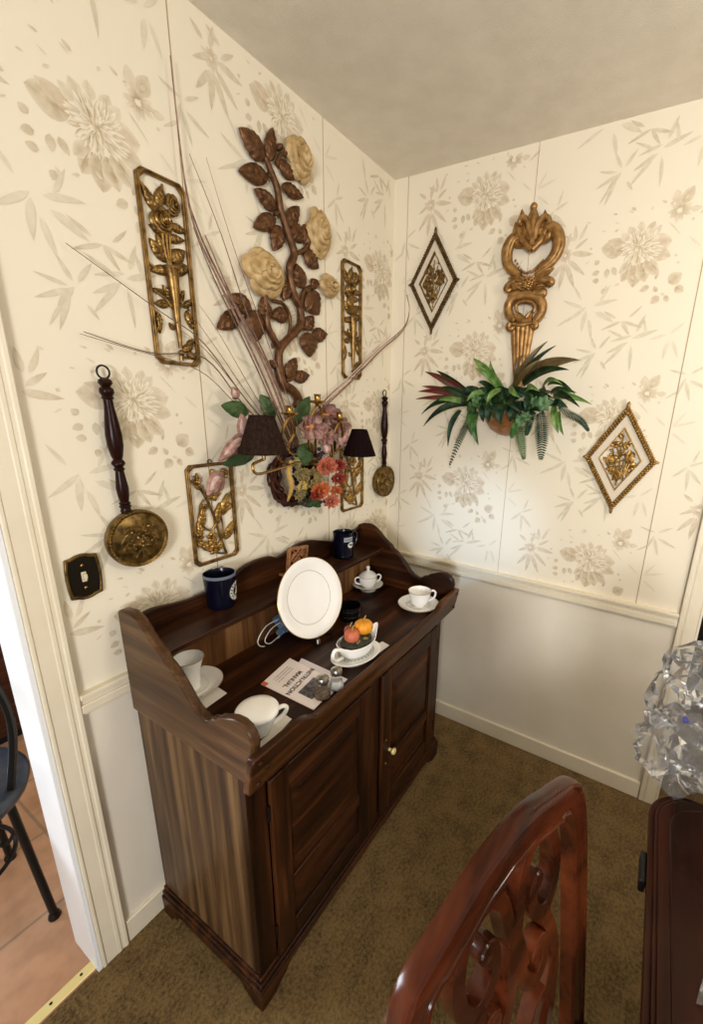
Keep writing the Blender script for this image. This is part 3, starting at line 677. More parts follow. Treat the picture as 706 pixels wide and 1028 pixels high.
# ------------------------------------------------------------------ warming pans
BRASS_E = noise_mat('highlit embossed brass', (96,76,40), (176,146,90), 60, .32, .85, .2, 130)  # paler than the pan's brass, painting highlights onto the embossing
def warming_pan(ac, bc, r, top, label, at):
    t = thing('warming_pan', WL(ac,bc-r,0), label, 'warming pan', 'decorative warming pans')
    # handle along the wall from the pan's rim to the top
    hb = bc+r*.90; ah = ac-.016 if at else ac+.002; a1 = ah-.004; Ln = top-hb
    prof = [(0,0),(.010,0),(.012,.02),(.010,.045),(.0135,.055),(.0105,.07),(.013,.08),(.0095,.095),(.012,.14),(.0135,.20),(.011,.27),(.009,.33),(.0125,.345),(.009,.36),(.0145,.385),(.014,.40),(.0095,.42),(.012,.44),(.0165,.52),(.017,.60),(.014,.70),(.010,.80),(.0095,.85),(.013,.862),(.0105,.875),(.015,.90),(.014,.925),(.009,.94),(.0145,.965),(.013,.985),(.006,1.0),(0,1.0)]
    h = MB(); M3 = Matrix(((1,0,0),(0,0,-1),(0,1,0)))
    ax = Matrix(((1,0,(a1-ah)/Ln),(0,1,0),(0,0,1)))
    pts = lathe([(q*1.0, p*Ln) for q, p in prof], 16)
    h.add(([Vector((v[0]+ah+(a1-ah)*v[2]/Ln, hb+v[2], v[1]+.020)) for v in pts[0]], pts[1]), WL)
    h.build('handle', TURNED, t)
    g = MB(); g.add(tube([(a1+.013*cos(x),top+.012+.014*sin(x),.018) for x in [2*PI*i/20 for i in range(20)]],.0022,8,True), WL); g.build('hanging_ring', BLACK, t)
    p = MB()
    pr = [(0,.002),(r*.9,.002),(r*.97,.012),(r,.026),(r*.985,.034),(r*.95,.0375),(r*.90,.036),(r*.86,.034),(r*.6,.040),(r*.3,.043),(0,.044)]
    q = lathe(pr,48); p.add(([Vector((v[0]+ac,v[1]+bc,v[2])) for v in q[0]], q[1]), WL)
    pan = p.build('pan', BRASS, t)
    d = MB()
    for k in range(52): a = 2*PI*k/52; d.add(ell((ac+r*.94*cos(a),bc+r*.94*sin(a),.0375),(r*.028,r*.028,.003),6,4), WL)
    d.build('beaded_rim', BRASS_B, pan)
    e = MB(); s = r
    for k in range(5):
        for l, w in ((.32,.22),): pass
    for (x, y, n_, R_) in ((.05,.12,6,.30),(-.28,-.12,5,.24),(.32,-.10,5,.24),(.25,.42,5,.20),(-.30,.30,4,.17),(0,-.22,5,.2)):
        for k in range(n_):
            a = 2*PI*k/n_+x*5; B = (ac+s*(x+.04*cos(a)),bc+s*(y+.04*sin(a))); E = (ac+s*(x+R_*cos(a)),bc+s*(y+R_*sin(a))); e.add(leaf(B,E,s*R_*.62,.037,.012,rise=.003,ribs=3,n=10,m=6,th=.003), WL)
        e.add(ell((ac+s*x,bc+s*y,.045),(s*.06,s*.06,.004),8,6), WL)
    for P in (((-.6,-.25),(-.4,.0),(-.1,.05)),((.62,-.2),(.45,.1),(.1,.1)),((-.25,-.6),(-.1,-.4),(0,-.2)),((.2,-.6),(.1,-.4),(.02,-.2)),((0,-.65),(0,-.4),(0,-.2)),((-.55,.4),(-.3,.5),(.1,.4)),((-.66,-.05),(-.5,.2),(-.3,.3))):
        e.add(tube(catmull([(ac+s*x,bc+s*y,.041) for x, y in P],5),s*.035,6), WL)
    e.build('embossed_bouquet', BRASS_E, pan)
warming_pan(-1.203, 1.208, .0735, 1.588, 'long dark-handled brass warming pan hanging above the light switch', True)
warming_pan(-.074, 1.203, .0735, 1.588, 'long dark-handled brass warming pan hanging beside the corner', False)

# ------------------------------------------------------------------ light switch
sw = thing('light_switch', WL(-1.324,1.086,0), 'dark brass-edged light switch plate beside the doorway casing', 'light switch')
def oct_(w, h, k): return [(-w,-h+k*.75),(-w*.6,-h+k*.5),(-w*.3,-h+k*.12),(0,-h),(w*.3,-h+k*.12),(w*.6,-h+k*.5),(w,-h+k*.75),(w+k*.28,-h*.4),(w+k*.36,0),(w+k*.28,h*.4),(w,h-k*.75),(w*.6,h-k*.5),(w*.3,h-k*.12),(0,h),(-w*.3,h-k*.12),(-w*.6,h-k*.5),(-w,h-k*.75),(-w-k*.28,h*.4),(-w-k*.36,0),(-w-k*.28,-h*.4)]
XS = lambda a, b, c: WL(-1.324+a, 1.140+b, c)
MB().add(prism(oct_(.030,.052,.010),.001,.005), XS).build('plate', mat('dark bronze plate',(30,24,14),.3,.5), sw, bevel=.001)
MB().add(ringprism(oct_(.033,.056,.010),oct_(.0275,.0495,.010),.001,.0085), XS).build('rim', BRASS, sw, bevel=.0015)
MB().add(box(-.005,.005,-.012,.012,.004,.008), XS).add(box(-.0035,.0035,-.004,.008,.006,.016), XS).build('toggle', mat('ivory toggle',(214,200,170),.4), sw, bevel=.001)
for zz in (.028,-.028): MB().add(ell((0,zz,.006),(.004,.004,.002),10,6), XS).build('screw', BRASS_B, sw)

# ------------------------------------------------------------------ carved rose branch
rb = thing('rose_branch', WL(-.66,1.56,0), 'large carved bronze branch of leaves with four cream roses on the wall', 'wall sculpture')
k3 = .1983
A3 = lambda u, v: (210+u*k3, 120+v*k3)
A4 = lambda u, v: (210+u*k3, 250+v*k3)
def pl(P, c=.015): return wl(P[0], P[1], c)
stm = MB()
def stem(P, r, c=.016):
    Q = catmull([(*pl(p,c),c) for p in P],5); stm.add(tube(Q, r, 10), WL)
stem([A3(285,190),A3(315,270),A3(345,350),A3(360,450),A3(385,530),A3(410,610),A3(430,680),A3(408,740),A4(408,110),A4(412,160),A4(435,250),A4(460,300),A4(462,380),A4(430,425),A4(395,460),A4(358,510),A4(352,560),A4(362,640),A4(372,685),A4(420,715),A4(452,760),A4(440,800)],[.008,.010,.011,.011,.012,.013,.012,.012,.013,.013,.013,.012,.013,.014,.015,.016,.016,.015])
stem([A4(358,510),A4(330,460),A4(300,400),A4(290,330),A4(280,220)],[.012,.011,.010,.009])
stem([A4(320,262),A4(370,275),A4(405,330),A4(410,400),A4(398,455)],.006)
stem([A4(462,300),A4(480,210),A4(545,185)],[.009,.007,.006]); stem([A3(430,680),A3(480,660),A3(520,600)],.007); stem([A3(340,230),A3(360,180),A3(390,170)],.006)
stem([A4(462,390),A4(500,408)],.006); stem([A4(365,660),A4(400,665),A4(430,650)],.006); stem([A3(330,300),A3(295,275)],.006); stem([A3(350,470),A3(330,480)],.006)
for p, q in ((A4(345,570),A4(312,568)),(A4(385,690),A4(395,735)),(A4(470,240),A4(490,215)),(A4(415,180),A4(398,165)),(A3(425,640),A3(445,655)),(A4(322,480),A4(318,505)),(A4(440,430),A4(445,445))): stem([p,q],[.006,.002])
stm.build('branch_stem', BRONZE, rb)
def lf_px(parent, xf, B, E, wpx, m, name='leaf', c0=.012, h=.014, f=wl, rise=0, **k):
    b = f(B[0],B[1],c0); e = f(E[0],E[1],c0); mx, my = (B[0]+E[0])/2, (B[1]+E[1])/2; dx, dy = E[0]-B[0], E[1]-B[1]; Ln = math.hypot(dx,dy); px, py = -dy/Ln*wpx/2, dx/Ln*wpx/2
    p1 = f(mx+px,my+py,c0); p2 = f(mx-px,my-py,c0); d = Vector((e[0]-b[0],e[1]-b[1])).normalized(); w = abs((p1[0]-p2[0])*-d.y+(p1[1]-p2[1])*d.x)
    return MB().add(leaf(b,e,w*1.06,c0,h,rise=rise,**k), xf).build(name, m, parent)
for B, E, w in (((285,200),(153,40),92),((303,212),(322,40),62),((300,290),(150,258),108),((342,452),(230,350),70),((338,500),(226,545),100),((362,540),(325,664),80),((370,335),(478,396),66),
                ((395,535),(456,440),78),((425,525),(470,628),64),((478,530),(542,672),66),((350,210),(436,306),60),((340,150),(372,128),40)):
    lf_px(rb, WL, A3(*B), A3(*E), w*k3, BRONZE)
for B, E, w in (((480,5),(555,98),72),((160,325),(42,402),100),((215,310),(102,232),84),((238,308),(230,478),98),((296,372),(272,240),66),((402,330),(316,340),86),((404,160),(378,264),56),((476,200),(440,72),62),((500,215),(556,334),92),
                ((490,408),(528,338),58),((522,440),(598,430),76),((502,420),(510,548),84),((398,662),(440,550),64),((430,655),(508,638),66),((545,200),(518,150),44),((340,600),(310,562),30)):
    lf_px(rb, WL, A4(*B), A4(*E), w*k3, BRONZE)
def rose_px(C, rx, ry, seed, c0=.014, h=.045, rings=4):
    a, b = wl(C[0],C[1],c0); a2, _ = wl(C[0]+rx,C[1],c0); a1, _ = wl(C[0]-rx,C[1],c0); _, b1 = wl(C[0],C[1]-ry,c0); _, b2 = wl(C[0],C[1]+ry,c0)
    R = abs(b1-b2)/2; sx = abs(a2-a1)/2/R; r = MB()
    for s in rose(a,b,R,c0,h,sx,1,seed=seed,rings=rings): r.add(s, WL)
    return r.build('rose', CREAM_R, rb)
rose_px(A3(452,205), 62*k3, 132*k3, 3); rose_px(A3(548,575), 62*k3, 136*k3, 8); rose_px(A4(278,122), 104*k3, 128*k3, 12, h=.05); rose_px(A4(605,190), 46*k3, 62*k3, 21, h=.04, rings=3)

# ------------------------------------------------------------------ sconce with candle cups and shades
PXY = lambda u, v, c: (*wl(u, v, c), c)
sc = thing('wall_sconce', WL(-.62,1.30,0), 'brass candelabra wall sconce with three empty candle cups and two dark shades', 'wall sconce')
pl_ = MB(); a, b = wl(312,462,.01); pl_.add(lathe([(0,0),(.05,0),(.05,.004),(.03,.012),(.016,.02),(0,.022)],24,sx=.8,sy=1.3), lambda x, y, z: WL(a+x,b+y,z)); pl_.build('back_plate', BRASS, sc)
core = PXY(318,466,.05)
def arm(P, r=.0042):
    MB().add(tube(catmull(P,7),r,8), WL).build('arm', BRASS_B, sc)
cups = [(319,397,.14),(341,414,.12),(291,409,.13)]
for (u, v, c), mid in zip(cups, (((312,415,.13),(308,440,.09)),((334,428,.11),(328,450,.08)),((286,425,.12),(292,450,.08)))):
    top = PXY(u,v+9,c)
    P1 = [top, (top[0]-.012,top[1]-.012,c), (top[0]-.028,top[1]-.06,c-.01), (top[0]-.012,top[1]-.14,c-.03), core]
    P2 = [top, (top[0]+.012,top[1]-.012,c), (top[0]+.026,top[1]-.05,c-.01), (top[0]+.020,top[1]-.11,c-.03), core]
    arm(P1); arm(P2)
    cp = MB(); prof = [(0,-.012),(.006,-.012),(.008,-.005),(.024,-.001),(.027,.004),(.025,.006),(.012,.005),(.010,.008),(.0105,.020),(.0125,.026),(.009,.026),(.0085,.012),(0,.012)]
    q = lathe(prof,20); cp.add(([(top[0]+v_[0],top[1]+.006+v_[2],c+v_[1]) for v_ in q[0]], q[1]), WL); cp.build('candle_cup', BRASS_B, sc)
def shade(u0, v0, ub, vb, rt, rbm, c, pleats, m, lbl):
    a, b1 = wl(u0,v0,c); a_, b0 = wl(ub,vb,c); h = b1-b0; n = pleats*4; v = []; f = []
    rings = [(0,1.0),(.03,1.02),(.5,.5),(.97,.0),(1.0,-.0)]
    for k, (t, _) in enumerate(rings):
        r = rbm+(rt-rbm)*t
        for i in range(n):
            x = 2*PI*i/n; rr_ = r*(1+(.030*cos(2*PI*i/4) if 0 < k < 4 else .015)); v.append((a+rr_*cos(x), b0+h*t, c+rr_*sin(x)))
    for k in range(len(rings)-1):
        for i in range(n): f.append((k*n+i,k*n+(i+1)%n,(k+1)*n+(i+1)%n,(k+1)*n+i))
    o = MB().add((v,f), WL).build('lamp_shade', m, sc, ang=80, solid=.0015); o['label'] = lbl
    for bb, r in ((b0+.002,rbm),(b1-.002,rt)): MB().add(tube([(a+r*1.02*cos(x),bb,c+r*1.02*sin(x)) for x in [2*PI*i/40 for i in range(40)]],.0022,6,True), WL).build('shade_trim', m, o)
    sp_ = MB()
    for k in range(3): x = 2*PI*k/3; sp_.add(tube([(a,b1-.012,c),(a+rt*cos(x),b1-.004,c+rt*sin(x))],.001,6), WL)
    sp_.add(tube([(a,b0-.02,c),(a,b1-.01,c)],.006,8), WL); sp_.build('bulb_holder', BRASS, o)
    return a, b0
a, b0 = shade(262.5,417,262.5,455,.032,.066,.15,22,SHADEB,'brown pleated lamp shade')
arm([core,(core[0]-.05,b0-.045,.08),(a+.05,b0-.06,.12),(a-.03,b0-.055,.15),(a-.04,b0-.03,.15),(a-.01,b0-.02,.15),(a,b0-.018,.15)])
a, b0 = shade(361,431,361.5,457,.028,.062,.11,20,SHADED,'dark maroon lamp shade')
arm([core,(core[0]+.06,b0-.03,.07),(a-.03,b0-.05,.10),(a+.01,b0-.04,.11),(a,b0-.015,.11)])

# ------------------------------------------------------------------ grapevine wreath with silk flowers and dried twigs
wr_ = thing('flower_wreath', WL(-.64,1.20,0), 'grapevine wreath with pink magnolias, autumn flowers and long dried twigs, below the carved roses', 'wreath')
ca, cb, Rw = -.660, 1.300, .092
rn = random.Random(5); vn = MB()
for k in range(13):
    ph = rn.uniform(0,6.3); o1 = rn.uniform(-.010,.010); o2 = rn.uniform(.020,.044); P = []
    for i in range(40):
        x = 2*PI*i/40; r = Rw+o1+.006*sin(5*x+ph)+.004*sin(11*x+ph*2); P.append((ca+r*cos(x)*1.05, cb+r*sin(x), o2+.010*cos(4*x+ph)))
    vn.add(tube(P,rn.uniform(.0035,.0055),6,True), WL)
vn.build('vine_ring', VINE, wr_)
def leaf3(B, E, wpx, m, c0, c1, name, h=.012, curl=0.0, **k):
    """leaf from pixel B to pixel E, base c0 and tip c1 off the wall"""
    cm = (c0+c1)/2; b = wl(B[0],B[1],c0); e = wl(E[0],E[1],c1); mx, my = (B[0]+E[0])/2, (B[1]+E[1])/2; dx, dy = E[0]-B[0], E[1]-B[1]; Ln = math.hypot(dx,dy)
    p1 = wl(mx-dy/Ln*wpx/2,my+dx/Ln*wpx/2,cm); p2 = wl(mx+dy/Ln*wpx/2,my-dx/Ln*wpx/2,cm); d = Vector((e[0]-b[0],e[1]-b[1])).normalized(); w = abs((p1[0]-p2[0])*-d.y+(p1[1]-p2[1])*d.x)
    return MB().add(leaf(b,e,w*1.05,c0,h,rise=c1-c0,th=.0015,curl=curl,**k), WL).build(name, m, wr_)
for B, E, w, c0, c1 in (((250,414),(222,407),17,.04,.05),((276,420),(261,396),15,.04,.03),((297,428),(311,398),15,.04,.05),((307,445),(306,468),16,.09,.10),((258,452),(224,467),16,.04,.06),((252,430),(238,438),10,.03,.03),((312,498),(322,509),10,.05,.05),((318,500),(305,508),10,.05,.05),((298,500),(312,507),9,.05,.05),((330,440),(338,452),9,.05,.05),((299,505),(312,487),4,.08,.08)):
    leaf3(B,E,w,LEAFG,c0,c1,'leaf',ribs=4)
def magnolia(C, r, c, seed, aim=(0,0), n=6, heart=True):
    """silk magnolia: cupped petals round a peach heart, as seen at pixel C with radius r pixels"""
    rn = random.Random(seed); a, b = wl(C[0],C[1],c); a2, _ = wl(C[0]+r,C[1],c); _, b2 = wl(C[0],C[1]-r,c); ra, rb_ = abs(a2-a), abs(b2-b); f = MB()
    for k in range(n):
        x = 2*PI*k/n+rn.uniform(-.2,.2)
        B = (a+aim[0]*ra*.5,b+aim[1]*rb_*.5); E = (a+ra*cos(x)*1.1,b+rb_*sin(x)*1.1)
        f.add(leaf(B,E,min(ra,rb_)*1.15,c,.006,rise=.016,ribs=2,n=8,m=6,th=.002,curl=.024,fold=.1,point=1.9), WL)
    o = f.build('magnolia', PINKP, wr_)
    if heart: MB().add(ell((a+aim[0]*ra*.3,b+aim[1]*rb_*.3,c+.012),(ra*.36,rb_*.36,.014),12,8), WL).build('flower_heart', PEACH, o)
    return o
magnolia((308,429),12,.115,1,(-.1,.3)); magnolia((324,416),10,.06,2); magnolia((336,427),8,.05,3,heart=False); magnolia((321,438),8,.10,4,(0,.2))
def petalbud(B, E, w, c, name='magnolia_bud'):
    o = leaf3(B,E,w,PINKP,c,c+.015,name,h=.016,ribs=2,fold=-.2); mx = leaf3((B[0]*.85+E[0]*.15,B[1]*.85+E[1]*.15),(B[0]*.2+E[0]*.8,B[1]*.2+E[1]*.8),w*.5,PINKI,c+.012,c+.024,'inner_petal',h=.008,ribs=0); mx.parent = o; return o
petalbud((246,441),(242,415),14,.07); petalbud((249,434),(219,463),15,.075); petalbud((224,474),(208,497),19,.035); petalbud((238,401),(233,388),9,.05); petalbud((345,450),(338,436),6,.09); petalbud((338,452),(350,432),8,.08); petalbud((326,440),(329,458),8,.10)
def daisy(C, r, c, m, n, seed, tiers=2, name='autumn_flower'):
    rn = random.Random(seed); a, b = wl(C[0],C[1],c); a2, _ = wl(C[0]+r,C[1],c); _, b2 = wl(C[0],C[1]-r,c); ra, rb_ = abs(a2-a), abs(b2-b); f = MB()
    for t in range(tiers):
        s = 1-.33*t
        for k in range(n):
            x = 2*PI*k/n+t*.3+rn.uniform(-.15,.15); f.add(leaf((a+.1*ra*cos(x),b+.1*rb_*sin(x)),(a+ra*s*cos(x),b+rb_*s*sin(x)),ra*.42*s,c+.007*t,.004,rise=.006+.012*t,ribs=0,n=6,m=4,th=.0015), WL)
    f.add(ell((a,b,c+.01+.006*tiers),(ra*.2,rb_*.2,.008),10,6), WL)
    return f.build(name, m, wr_)
daisy((327,468),10,.11,CORAL,14,1,3); daisy((339,467),7,.09,REDF,9,2); daisy((321,492),10,.105,ORANGEF,10,3); daisy((332,503),8,.09,CORAL,9,4); daisy((316,497),6,.11,REDF,8,5); daisy((339,480),7,.085,REDF,9,6); daisy((336,492),6,.09,ORANGEF,8,7)
def fluff(C, r, c, m, seed, name, n=16, br=.012):
    rn = random.Random(seed); a, b = wl(C[0],C[1],c); a2, _ = wl(C[0]+r,C[1],c); _, b2 = wl(C[0],C[1]-r,c); ra, rb_ = abs(a2-a), abs(b2-b); f = MB()
    for k in range(n):
        x, q = rn.uniform(0,6.28), rn.uniform(0,1)**.5; A, Bb = a+ra*q*cos(x)*.8, b+rb_*q*sin(x)*.8
        for j in range(4): y = PI/2*j+x; f.add(leaf((A,Bb),(A+br*cos(y),Bb+br*sin(y)),br*.9,c+.02*(1-q),.003,rise=.004,ribs=0,n=5,m=3,th=.001), WL)
    return f.build(name, m, wr_)
fluff((313,480),11,.10,OLIVEF,1,'hydrangea',26); fluff((304,474),9,.095,OLIVEF,2,'hydrangea',20); fluff((300,495),6,.09,OLIVEF,5,'hydrangea',12); fluff((303,487),6,.09,noise_mat('mustard sprig',(178,142,62),(200,168,88),60,.7),3,'mustard_sprig',14,.009); fluff((297,462),8,.08,noise_mat('pale green sprig',(120,116,70),(150,146,96),60,.7),4,'green_sprig',14,.010)
rn = random.Random(9)
for k in range(44):
    u, v = rn.uniform(294,340), rn.uniform(450,506); MB().add(ell(PXY(u,v,rn.uniform(.045,.08)),[rn.uniform(.006,.011)]*3,10,7), WL).build('berry', PLUMF, wr_)
MB().add(tube(catmull([PXY(292,463,.09),PXY(290,475,.10),PXY(293,488,.10),PXY(289,503,.08)],6),[.006,.009,.008,.003],8), WL).build('mustard_stem', noise_mat('mustard stem',(170,134,60),(196,160,84),60,.7), wr_)
# dried twigs: (pixels along the twig), thickness, shade
def twig(P, r=.0016, m=TWIG, c=.03, c2=None):
    n = len(P); Q = []
    for i, (u, v) in enumerate(P):
        q = PXY(u,v,c+((c2 if c2 is not None else c)-c)*i/max(n-1,1))
        if q[0] > -.028: a, b = wr(u,v,.028); q = (-.028,b,a)          # past the corner: lie along the other wall
        Q.append(q)
    MB().add(tube(catmull(Q,6),[r*1.35,r,r*.45],6), WL).build('twig', m, wr_)
base = (296,452)
for P, r, m in (([base,(262,372),(222,287),(198,235),(187,190),(180,140),(171,56)],.0030,TWIG),
                ([(298,450),(268,372),(232,300),(205,245),(190,205)],.0034,TWIG),([(300,448),(272,374),(236,305),(206,236)],.0034,TWIG),([(294,452),(258,370),(216,282),(194,228)],.0022,TWIG_D),
                ([(300,444),(272,372),(250,320),(222,235),(190,154)],.0017,TWIG_D),([(304,440),(262,325),(232,240),(207,158)],.0013,TWIG),
                ([(290,448),(250,405),(205,345),(160,312),(66,244)],.0016,TWIG_D),([(290,450),(246,408),(206,360),(150,354),(84,333)],.0018,TWIG_D),([(290,450),(240,408),(200,372),(130,350),(80,335)],.0012,TWIG),
                ([(292,450),(256,406),(216,348),(190,312)],.0013,TWIG),([(292,450),(258,400),(222,338),(200,306)],.0012,TWIG),([(288,450),(248,402),(210,355),(180,330)],.0014,TWIG),
                ([(298,446),(276,380),(252,330),(224,296)],.0026,TWIG)):
    twig(P, r, m, .05, .018)
for k, (x, y) in enumerate(((0,0),(2,3),(-2,-2),(3,1),(-3,2),(1,-3))):
    twig([(304+x,440),(320,412+y),(350+x*.6,382+y),(380+x*.4,352+y*.6),(404+x*.3,331+y*.3),(411,312),(409-abs(x)*.4,296)],.0018,TWIG if k%2 else noise_mat('pale dried grass',(196,170,150),(216,194,176),70,.8),.05,.02)
# ------------------------------------------------------------------ diamond frames on the right wall
DIAF = noise_mat('dark antique gold', (70,48,22), (112,84,44), 70, .4, .7, .25, 160)
def diamond(ac, bc, hw, hh, label, seed, rot=0.0):
    t = thing('diamond_frame', WR(ac,bc-hh,0), label, 'framed relief', 'pair of diamond frames')
    X = lambda a, b, c: WR(ac+a*cos(rot)-b*sin(rot), bc+a*sin(rot)+b*cos(rot), c)
    D = lambda k: [(hw*k,0),(0,hh*k),(-hw*k,0),(0,-hh*k)]
    MB().add(ringprism(D(.94),D(.83),.001,.016), X).build('frame', DIAF, t, bevel=.002)
    o = MB()                                            # rope-twist edging of little beads along both sides of the moulding
    for k, c, s in ((.955,.012,.0062),(.875,.017,.0050)):
        P = D(k)
        for i in range(4):
            p, q = Vector(P[i]), Vector(P[(i+1)%4]); n = int((q-p).length/.0102)
            for j in range(n): r = p+(q-p)*((j+.5)/n); o.add(ell((r.x,r.y,c),(s,s,s),8,5), X)
    for s in (1,-1):
        o.add(ell((0,s*hh*.985,.012),(.0055,.015,.006),8,6), X); o.add(ell((s*hw*.985,0,.012),(.010,.0055,.006),8,6), X)
    o.build('beaded_edge', GOLD_L if seed == 2 else DIAF, t)
    MB().add(ringprism(D(.84),D(.60),.001,.012), X).build('velvet_mat', BEIGE_M, t)
    r = MB(); rn = random.Random(seed)
    r.add(ringprism(D(.61),D(.575),.001,.014), X)
    for a, b, ea, eb, w in ((0,-.48,0,.46,.03),):
        r.add(tube([(0,-hh*.5,.008),(.004,-hh*.2,.010),(-.003,hh*.15,.010),(0,hh*.44,.008)],.0028,6), X)
    for s in (1,-1):
        for b0, ea, eb in ((-.42,.18,-.14),(-.36,.30,-.02),(-.2,.30,.10),(-.05,.24,.20),(.08,.14,.32),(-.3,.12,.0)): r.add(tube(catmull([(0,hh*b0,.008),(s*hw*ea*.7,hh*(b0+(eb-b0)*.4),.010),(s*hw*ea,hh*eb,.008)],4),.0022,6), X)
    for k in range(44):
        u, v = rn.uniform(-1,1), rn.uniform(-1,1)
        if abs(u)+abs(v) > .90: u *= .55; v *= .55
        a, b = u*hw*.58, v*hh*.58; x = rn.uniform(0,6.28); l = rn.uniform(.018,.030); r.add(leaf((a,b),(a+l*cos(x),b+l*sin(x)),l*.55,.006,.006,ribs=3,n=7,m=4), X)
    for u, v, R_ in ((-.28,-.05,.016),(.26,.0,.016),(0,-.28,.018),(.02,.12,.013)):
        for s in rose(u*hw,v*hh,R_,.008,.010,seed=seed+3,rings=3): r.add(s, X)
    r.build('bouquet_relief', GOLD if seed == 1 else GOLD_L, t)
diamond(.204, 2.041, .110, .187, 'diamond gold frame with openwork bouquet, higher on the wall near the corner', 1)
diamond(.9985, 1.3875, .118, .191, 'diamond gold frame with openwork bouquet, lower right of the hanging fern', 2)

# ------------------------------------------------------------------ baroque wall pocket
kz = .1848
Z1 = lambda u, v: (490+u*kz, 195+v*kz)
def RP(u, v, c): q = Z1(u,v); return (*wr(q[0],q[1],c), c)
wp = thing('wall_planter', WR(.58,1.42,0), 'ornate gold baroque heart wall pocket holding the fern', 'wall planter')
o = MB()
def orn(P, r, c=.018, seg=10, mb=None): (mb or o).add(tube(catmull([RP(u,v,c) for u, v in P],6),r,seg), WR)
U = .00087                                               # metres per zoomed pixel here, near enough for radii
for off, r in ((0,.020),(-14,.009),(14,.008)):
    orn([(172+off*.2,242),(140+off*.5,240+off*.4),(112+off,285),(104+off,335),(112+off,385),(140+off*.7,418-off*.4),(178,440-off*.6)],[r*.7,r,r*1.1,r,r*.9,r*.7],.018 if not off else .028)
    orn([(305,212),(335-off*.2,180+off*.5),(370-off*.6,200+off*.5),(388-off,255),(374-off,315),(340-off*.8,365-off*.4),(300-off*.3,402-off*.5),(262,432-off*.6)],[r*.7,r,r*1.1,r*1.1,r,r*.9,r*.7],.018 if not off else .028)
for u, v, d in ((172,240,1),(300,205,-1)): orn([(u,v-20),(u+d*18,v-6),(u+d*14,v+16),(u-d*4,v+14),(u-d*2,v)],[.008,.008,.006,.005],.028)
for k in range(16):                                      # beading inside the heart
    t = k/15; u = 150+t*150; v = 360+68*sin(PI*min(1,t*1.25)) if t < .6 else 420-(t-.6)*150; o.add(ell(RP(u,v,.022),(.005,.005,.004),6,5), WR)
o.build('heart_scroll', GILT, wp)
o = MB()
def ac(B, E, w, c=.022, h=.018, **k):
    b = wr(*Z1(*B),c); e = wr(*Z1(*E),c); o.add(leaf(b,e,w,c,h,ribs=0,fold=.5,**k), WR)
ac((238,305),(250,50),.062,.02,.024,point=.7); ac((236,290),(186,80),.056,.018,.02,bend=.12,point=.7); ac((244,288),(312,84),.056,.018,.02,bend=-.12,point=.7); ac((232,280),(150,150),.05,.018,.018,bend=.22); ac((250,276),(345,122),.05,.018,.018,bend=-.22)
for P in (((236,250),(226,180),(200,130),(176,140),(172,160),(186,166)),((248,248),(268,178),(300,126),(326,128),(334,148),(320,156)),((240,300),(205,270),(186,252),(178,225)),((244,300),(280,262),(292,240),(292,215)),((240,280),(246,180),(252,80))):
    o.add(tube(catmull([RP(u,v,.034) for u, v in P],6),[.0125,.0115,.010,.006],9), WR)
o.add(ell(RP(237,296,.026),(.012,.014,.012),10,8), WR); o.add(ell(RP(250,66,.026),(.013,.013,.010),10,8), WR)
o.build('shell_crest', GILT, wp)
o = MB()
for B, E, w in (((215,470),(110,455),.03),((210,490),(100,515),.034),((240,470),(360,400),.034),((245,480),(345,470),.034),((220,500),(180,440),.03),((235,500),(270,420),.03),((230,520),(200,455),.03),((240,520),(262,455),.026),((200,520),(140,480),.028),((250,515),(320,500),.028)): ac(B,E,w,.020,.018)
for u, v, r in ((200,468,.012),(222,462,.012),(212,486,.012),(238,470,.011),(228,492,.011),(200,495,.010)): 
    for k in range(5): a = 2*PI*k/5; p = RP(u,v,.034); o.add(ell((p[0]+r*.6*cos(a),p[1]+r*.6*sin(a),.034),(r*.5,r*.5,.006),8,6), WR)
for P in (((150,470),(118,490),(100,512),(112,524),(124,512)),((290,470),(330,466),(348,480),(334,492),(322,482)),((250,540),(285,540),(306,530),(304,548),(290,548)),((180,540),(150,545),(122,556),(128,574),(142,566))): orn(P,[.013,.013,.010,.007],.026)
# ring below the foliage
orn([(150,690),(118,655),(112,610),(135,572),(185,552),(235,552),(280,570),(296,610),(285,655),(255,690)],[.016,.017,.018,.019,.018,.018,.017,.016],.020)
orn([(160,640),(152,610),(170,588),(205,582),(240,590),(256,612),(250,640)],[.006,.007,.007,.006],.032)
orn([(118,700),(112,724),(126,734),(138,722)],[.012,.011,.008],.028); orn([(250,690),(262,712),(252,724),(242,714)],[.011,.011,.008],.028); orn([(150,660),(175,680),(205,690),(240,680)],[.012,.013,.013],.026)
ac((190,705),(165,640),.03,.022,.016); ac((205,705),(240,630),.03,.022,.016)
o.build('acanthus_ring', GILT, wp)
o = MB()
L0, L1 = [RP(u,700,0) for u in (128,252)]; E0 = RP(150,1010,0)
top = [(128,712),(252,700)]; bot = [(148,1060),(178,1060)]
for k in range(5):
    t = (k+.5)/5; r0 = .0135; p = RP(128+124*t,706-6*t,.006+.016*sin(PI*t)); q = RP(146+34*t,1080,.006+.006*sin(PI*t)); o.add(tube([p,q],[r0,.0052],10), WR)
pv = [RP(*p,.002)[:2] for p in (top[0],top[1],bot[1],bot[0])]; o.add(prism(pv,.001,.014), WR)
o.add(tube([RP(122,704,.02),RP(190,712,.032),RP(258,692,.02)],.008,8), WR)
o.build('fluted_stem', GILT, wp)
